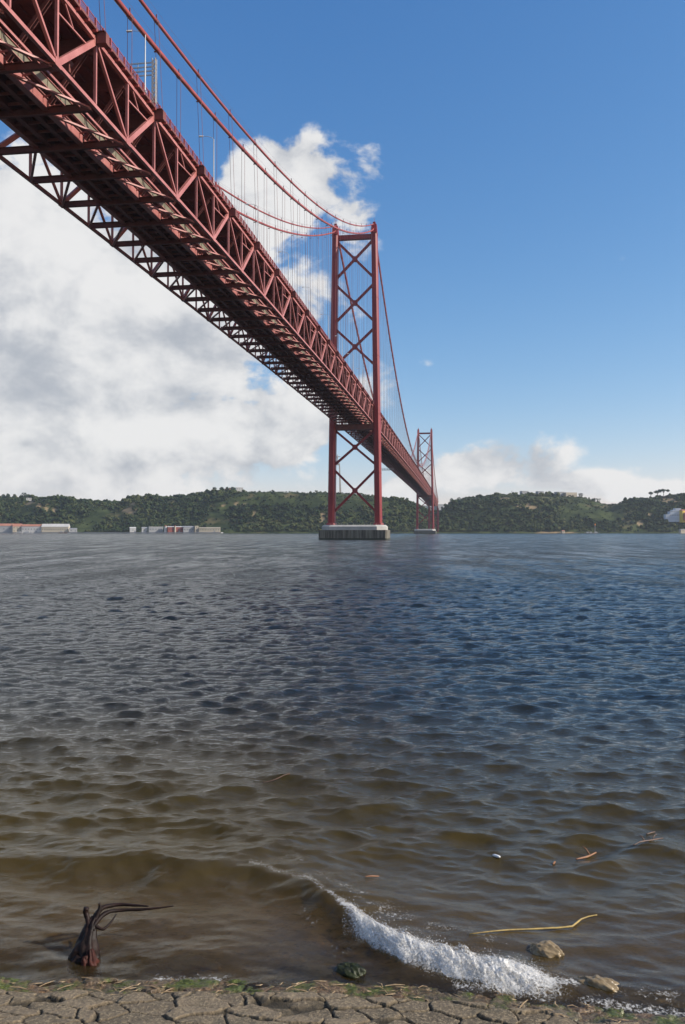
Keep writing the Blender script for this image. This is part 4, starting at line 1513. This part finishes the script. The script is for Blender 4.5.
def rock(px, py, rad_, sq, mat, label, sink=0.3, name='rock', seed=1):
    x, y = ground_pt(px, py)
    zc = max(surf_z(x, y) - 0.04, -0.05) - rad_ * sink
    n = 2
    bm = bmesh.new()
    bmesh.ops.create_icosphere(bm, subdivisions=5, radius=1)
    for v in bm.verts:
        p = v.co
        k_ = 1 + 0.7 * (float(fbm(np.array([p.x * 1.3 + seed + p.z]), np.array([p.y * 1.3 + p.z * .7]), 4, seed)[0]) - 0.5) + 0.35 * (float(fbm(np.array([p.x * 5 + p.z * 3]), np.array([p.y * 5 - p.z * 4]), 4, seed + 5)[0]) - 0.5)
        v.co = Vector((p.x * k_ * rad_ * sq[0], p.y * k_ * rad_ * sq[1], p.z * k_ * rad_ * sq[2]))
    me = bpy.data.meshes.new(name)
    bm.to_mesh(me); bm.free()
    me.materials.append(mat)
    me.polygons.foreach_set('use_smooth', [True] * len(me.polygons))
    o = link(name, me)
    o.location = (x, y, zc)
    o.rotation_euler = (0, 0, random.uniform(-.4, .4))
    tag(o, label, 'rock')
    return o


rock(349, 968, 0.16, (1.2, 0.8, 0.75), MAT['weedrock'], 'dark weed covered rock at the stone edge left of the foam', 0.15, 'rock', 3)
rock(545, 956, 0.17, (1.25, 0.8, 0.7), MAT['boulder'], 'tan boulder showing through the water below the yellow reed', 0.05, 'rock', 6)
rock(598, 988, 0.17, (1.4, 0.8, 0.65), MAT['boulder'], 'tan boulder awash at the stone edge right of the foam', 0.05, 'rock', 9)
rock(478, 908, 0.26, (1.5, 0.8, 0.4), MAT['boulder'], 'brown sunken boulder behind the breaking wave', 1.5, 'rock', 12)
rock(186, 950, 0.20, (1.9, 0.8, 0.5), MAT['boulder'], 'flat brown boulder just under the water right of the driftwood', 0.9, 'rock', 15)

# driftwood stump with trailing roots
dx0, dy0 = ground_pt(88, 956)
dz0 = surf_z(dx0, dy0)
dr = empty('driftwood', (dx0, dy0, dz0 - 0.08))
tag(dr, 'dark driftwood stump with curved roots washed up at the left of the stone edge', 'driftwood')
sc = 0.84 * 9.7 / FPX                                      # metres per photo pixel there
P = lambda u, v, d=0.0: (u * sc, d, (v * sc))     # right, up, away


def spline(pts_, m_=8):
    n = len(pts_)
    fine = []
    for i in range(n - 1):
        p0 = Vector(pts_[max(i - 1, 0)]); p1 = Vector(pts_[i]); p2 = Vector(pts_[i + 1]); p3 = Vector(pts_[min(i + 2, n - 1)])
        for q in range(m_):
            tt = q / m_
            fine.append(0.5 * ((2 * p1) + (p2 - p0) * tt + (2 * p0 - 5 * p1 + 4 * p2 - p3) * tt ** 2 + (3 * p1 - p0 - 3 * p2 + p3) * tt ** 3))
    fine.append(Vector(pts_[-1]))
    return fine


def gnarl(name, mat, pts_, radii, seed, rid=0.30, n=30):
    """weathered wood: a swept body with grain ridges and knots"""
    path = spline(pts_, 9)
    rr = np.interp(np.linspace(0, 1, len(path)), np.linspace(0, 1, len(radii)), radii)
    g_ = MB().tube(path, list(rr), n)
    V_ = np.array(g_.v)
    k_ = len(path)
    cen = np.repeat(np.array([tuple(p) for p in path]), n, 0)
    ang = np.tile(np.arange(n) / n * 2 * np.pi, k_)
    sl_ = np.repeat(np.arange(k_) / k_, n)
    rdg = 1 - np.abs(2 * fbm(np.cos(ang) * 2.6 + seed, np.sin(ang) * 2.6 + sl_ * 2.2, 4, seed) - 1) * 2
    f_ = 1 + rid * (rdg - 0.4) + 0.7 * (fbm(np.cos(ang) * 1.2 + sl_ * 5, np.sin(ang) * 1.2 + seed, 4, seed + 4) - 0.5)
    V_ = cen + (V_ - cen) * f_[:, None]
    g_.v = [tuple(p) for p in V_]
    return g_.build(name, mat, dr, smooth=True)


gnarl('trunk', MAT['driftwood'], [P(-1, -9, 0), P(-4, 4, .03), P(-4, 16, .06), P(-3, 28, .12), P(-2, 38, .18), P(1, 46, .24)], [0.12, 0.155, 0.13, 0.085, 0.065, 0.04], 3, 0.42)
gnarl('side_root', MAT['driftwood'], [P(-6, 12, -.04), P(-11, 4, -.08), P(-12, -8, -.08)], [0.07, 0.085, 0.05], 8, 0.4)
gnarl('split_base', MAT['redwood'], [P(4, 22, -.06), P(8, 10, -.12), P(12, 0, -.13), P(14, -9, -.12)], [0.03, 0.062, 0.075, 0.05], 13, 0.6)
gnarl('split_base', MAT['redwood'], [P(0, 18, -.12), P(2, 6, -.16), P(3, -9, -.15)], [0.025, 0.045, 0.04], 19, 0.6)


def root(pts_, r0, r1):
    n = len(pts_)
    # smooth the path
    fine = []
    for i in range(n - 1):
        p0 = Vector(pts_[max(i - 1, 0)]); p1 = Vector(pts_[i]); p2 = Vector(pts_[i + 1]); p3 = Vector(pts_[min(i + 2, n - 1)])
        for q in range(6):
            tt = q / 6
            fine.append(0.5 * ((2 * p1) + (p2 - p0) * tt + (2 * p0 - 5 * p1 + 4 * p2 - p3) * tt ** 2 + (3 * p1 - p0 - 3 * p2 + p3) * tt ** 3))
    fine.append(Vector(pts_[-1]))
    k_ = len(fine)
    MB().tube(fine, [r0 + (r1 - r0) * i / (k_ - 1) for i in range(k_)], 8, wob=0.08).build('root', MAT['driftwood'], dr, smooth=True)


root([P(-1, 38, .15), P(1, 47, .25), P(8, 53, .34), P(25, 53, .42), P(45, 53, .40), P(62, 52, .40)], 0.040, 0.008)
root([P(1, 36, .12), P(5, 44, .2), P(14, 49, .3), P(30, 48, .38), P(55, 48, .40), P(75, 49, .42), P(92, 50, .45)], 0.034, 0.006)
root([P(-3, 38, .14), P(-7, 46, .2), P(-10, 53, .22), P(-9, 58, .22)], 0.030, 0.034)
root([P(2, 44, .2), P(6, 56, .26), P(5, 62, .26)], 0.035, 0.010)
root([P(4, 40, .15), P(13, 36, .15), P(20, 40, .22), P(25, 47, .3)], 0.022, 0.008)


def floater(name, cat, pts_px, r, mat, label, lift=0.01, group=None, taper=True, extra=None):
    w = [ground_pt(a, c_) for a, c_ in pts_px]
    o = empty_pt = w[0]
    pts_ = []
    for i in range(len(w) - 1):
        for q in range(5):
            tt = q / 5
            x, y = w[i][0] + (w[i + 1][0] - w[i][0]) * tt, w[i][1] + (w[i + 1][1] - w[i][1]) * tt
            pts_.append((x, y))
    pts_.append(w[-1])
    hs = [surf_z(*p) for p in pts_]
    hm = np.convolve(np.pad(hs, 3, mode='edge'), np.ones(7) / 7, 'valid')
    c0 = pts_[0]
    zz = float(hm[0])
    P3 = [(p[0] - c0[0], p[1] - c0[1], max(float(h_), hs[i] - 0.5 * r) - zz + lift) for i, (p, h_) in enumerate(zip(pts_, hm))]
    n = len(P3)
    rr = [r * (0.55 + 0.45 * math.sin(math.pi * (i + .5) / n)) if taper else r for i in range(n)]
    g = MB()
    g.tube(P3, rr, 7, wob=0.08)
    if extra:
        for (ti, off, er) in extra:
            p0 = Vector(P3[int(ti * (n - 1))])
            g.tube([p0, p0 + Vector(off) * .5 + Vector((0, 0, .02)), p0 + Vector(off)], [er, er * .8, er * .4], 6)
    o = g.build(name, mat, None, smooth=True)
    o.location = (c0[0], c0[1], zz)
    tag(o, label, cat, group)
    return o


floater('reed', 'reed', [(469, 945), (510, 937), (552, 931), (572, 928), (581, 921), (588, 919), (597, 918)], 0.0125, MAT['reed'], 'long yellow reed stem floating in the water right of the foam', 0.02)
floater('stick', 'stick', [(576, 858), (586, 854), (596, 850)], 0.016, MAT['stick'], 'short orange brown stick with a side twig floating far right of the wave', 0.02, extra=[(0.75, (-0.08, 0.12, 0.10), 0.012)])
floater('branch', 'branch', [(633, 850), (643, 847), (652, 845), (663, 841)], 0.012, MAT['twig'], 'dark forked branch floating near the right edge', 0.02, extra=[(0.4, (-0.06, 0.1, 0.06), 0.01), (0.7, (0.12, 0.12, 0.05), 0.01)])
floater('stick', 'stick', [(365, 885), (372, 883.5), (379, 882)], 0.012, MAT['stick'], 'small orange stick floating behind the wave crest', 0.015)
floater('stick', 'stick', [(553, 864), (555, 861)], 0.016, MAT['stick'], 'tiny orange chip floating left of the short orange brown stick', 0.015)
floater('scrap', 'litter', [(493, 858), (500, 860)], 0.022, MAT['litter'], 'small white scrap floating in the water between the reed and the bridge reflection', 0.015)
floater('twig', 'twig', [(646, 832), (655, 829)], 0.012, MAT['twig'], 'tiny dark twig floating above the forked branch', 0.012)
floater('reed', 'reed', [(262, 783), (275, 782), (290, 779)], 0.010, MAT['twig'], 'faint brown reed floating on the wavy water left of centre', 0.01)


# washed-up straw bits on the ledge
def ledge_z(x, y):
    i = int(np.clip(round((y - 7.2) / 0.0125), 0, LZ.shape[0] - 1)); j = int(np.clip(round((x + 6.0) / 0.0125), 0, LZ.shape[1] - 1))
    return float(LZ[i, j])


protos = []
for q in range(4):
    g = MB()
    ln = (0.06, 0.10, 0.15, 0.08)[q]
    g.tube([(-ln / 2, 0, 0.008), (0, 0.010 * (q - 1.5), 0.010), (ln / 2, 0, 0.005)], [0.004, 0.007, 0.003], 6, squash=0.6, wob=0.1)
    o = g.build('straw', MAT['straw'], None)
    protos.append(o)
used = set()
for i in range(90):
    x = random.uniform(-3.6, 3.3)
    y = float(edge_y(np.array([x]))[0]) - random.uniform(0.0, 0.42)
    q = random.randrange(4)
    if q in used:
        o = protos[q].copy(); COL.objects.link(o)
    else:
        o = protos[q]; used.add(q)
    o.location = (x, y, ledge_z(x, y) + 0.004)
    o.rotation_euler = (0, random.uniform(-.12, .12), random.gauss(0.1, 0.5))
    o.scale = (random.uniform(.8, 1.5),) * 3
    tag(o, 'short pale straw washed up on the stone edge', 'straw', 'straw bits washed up along the stone edge')
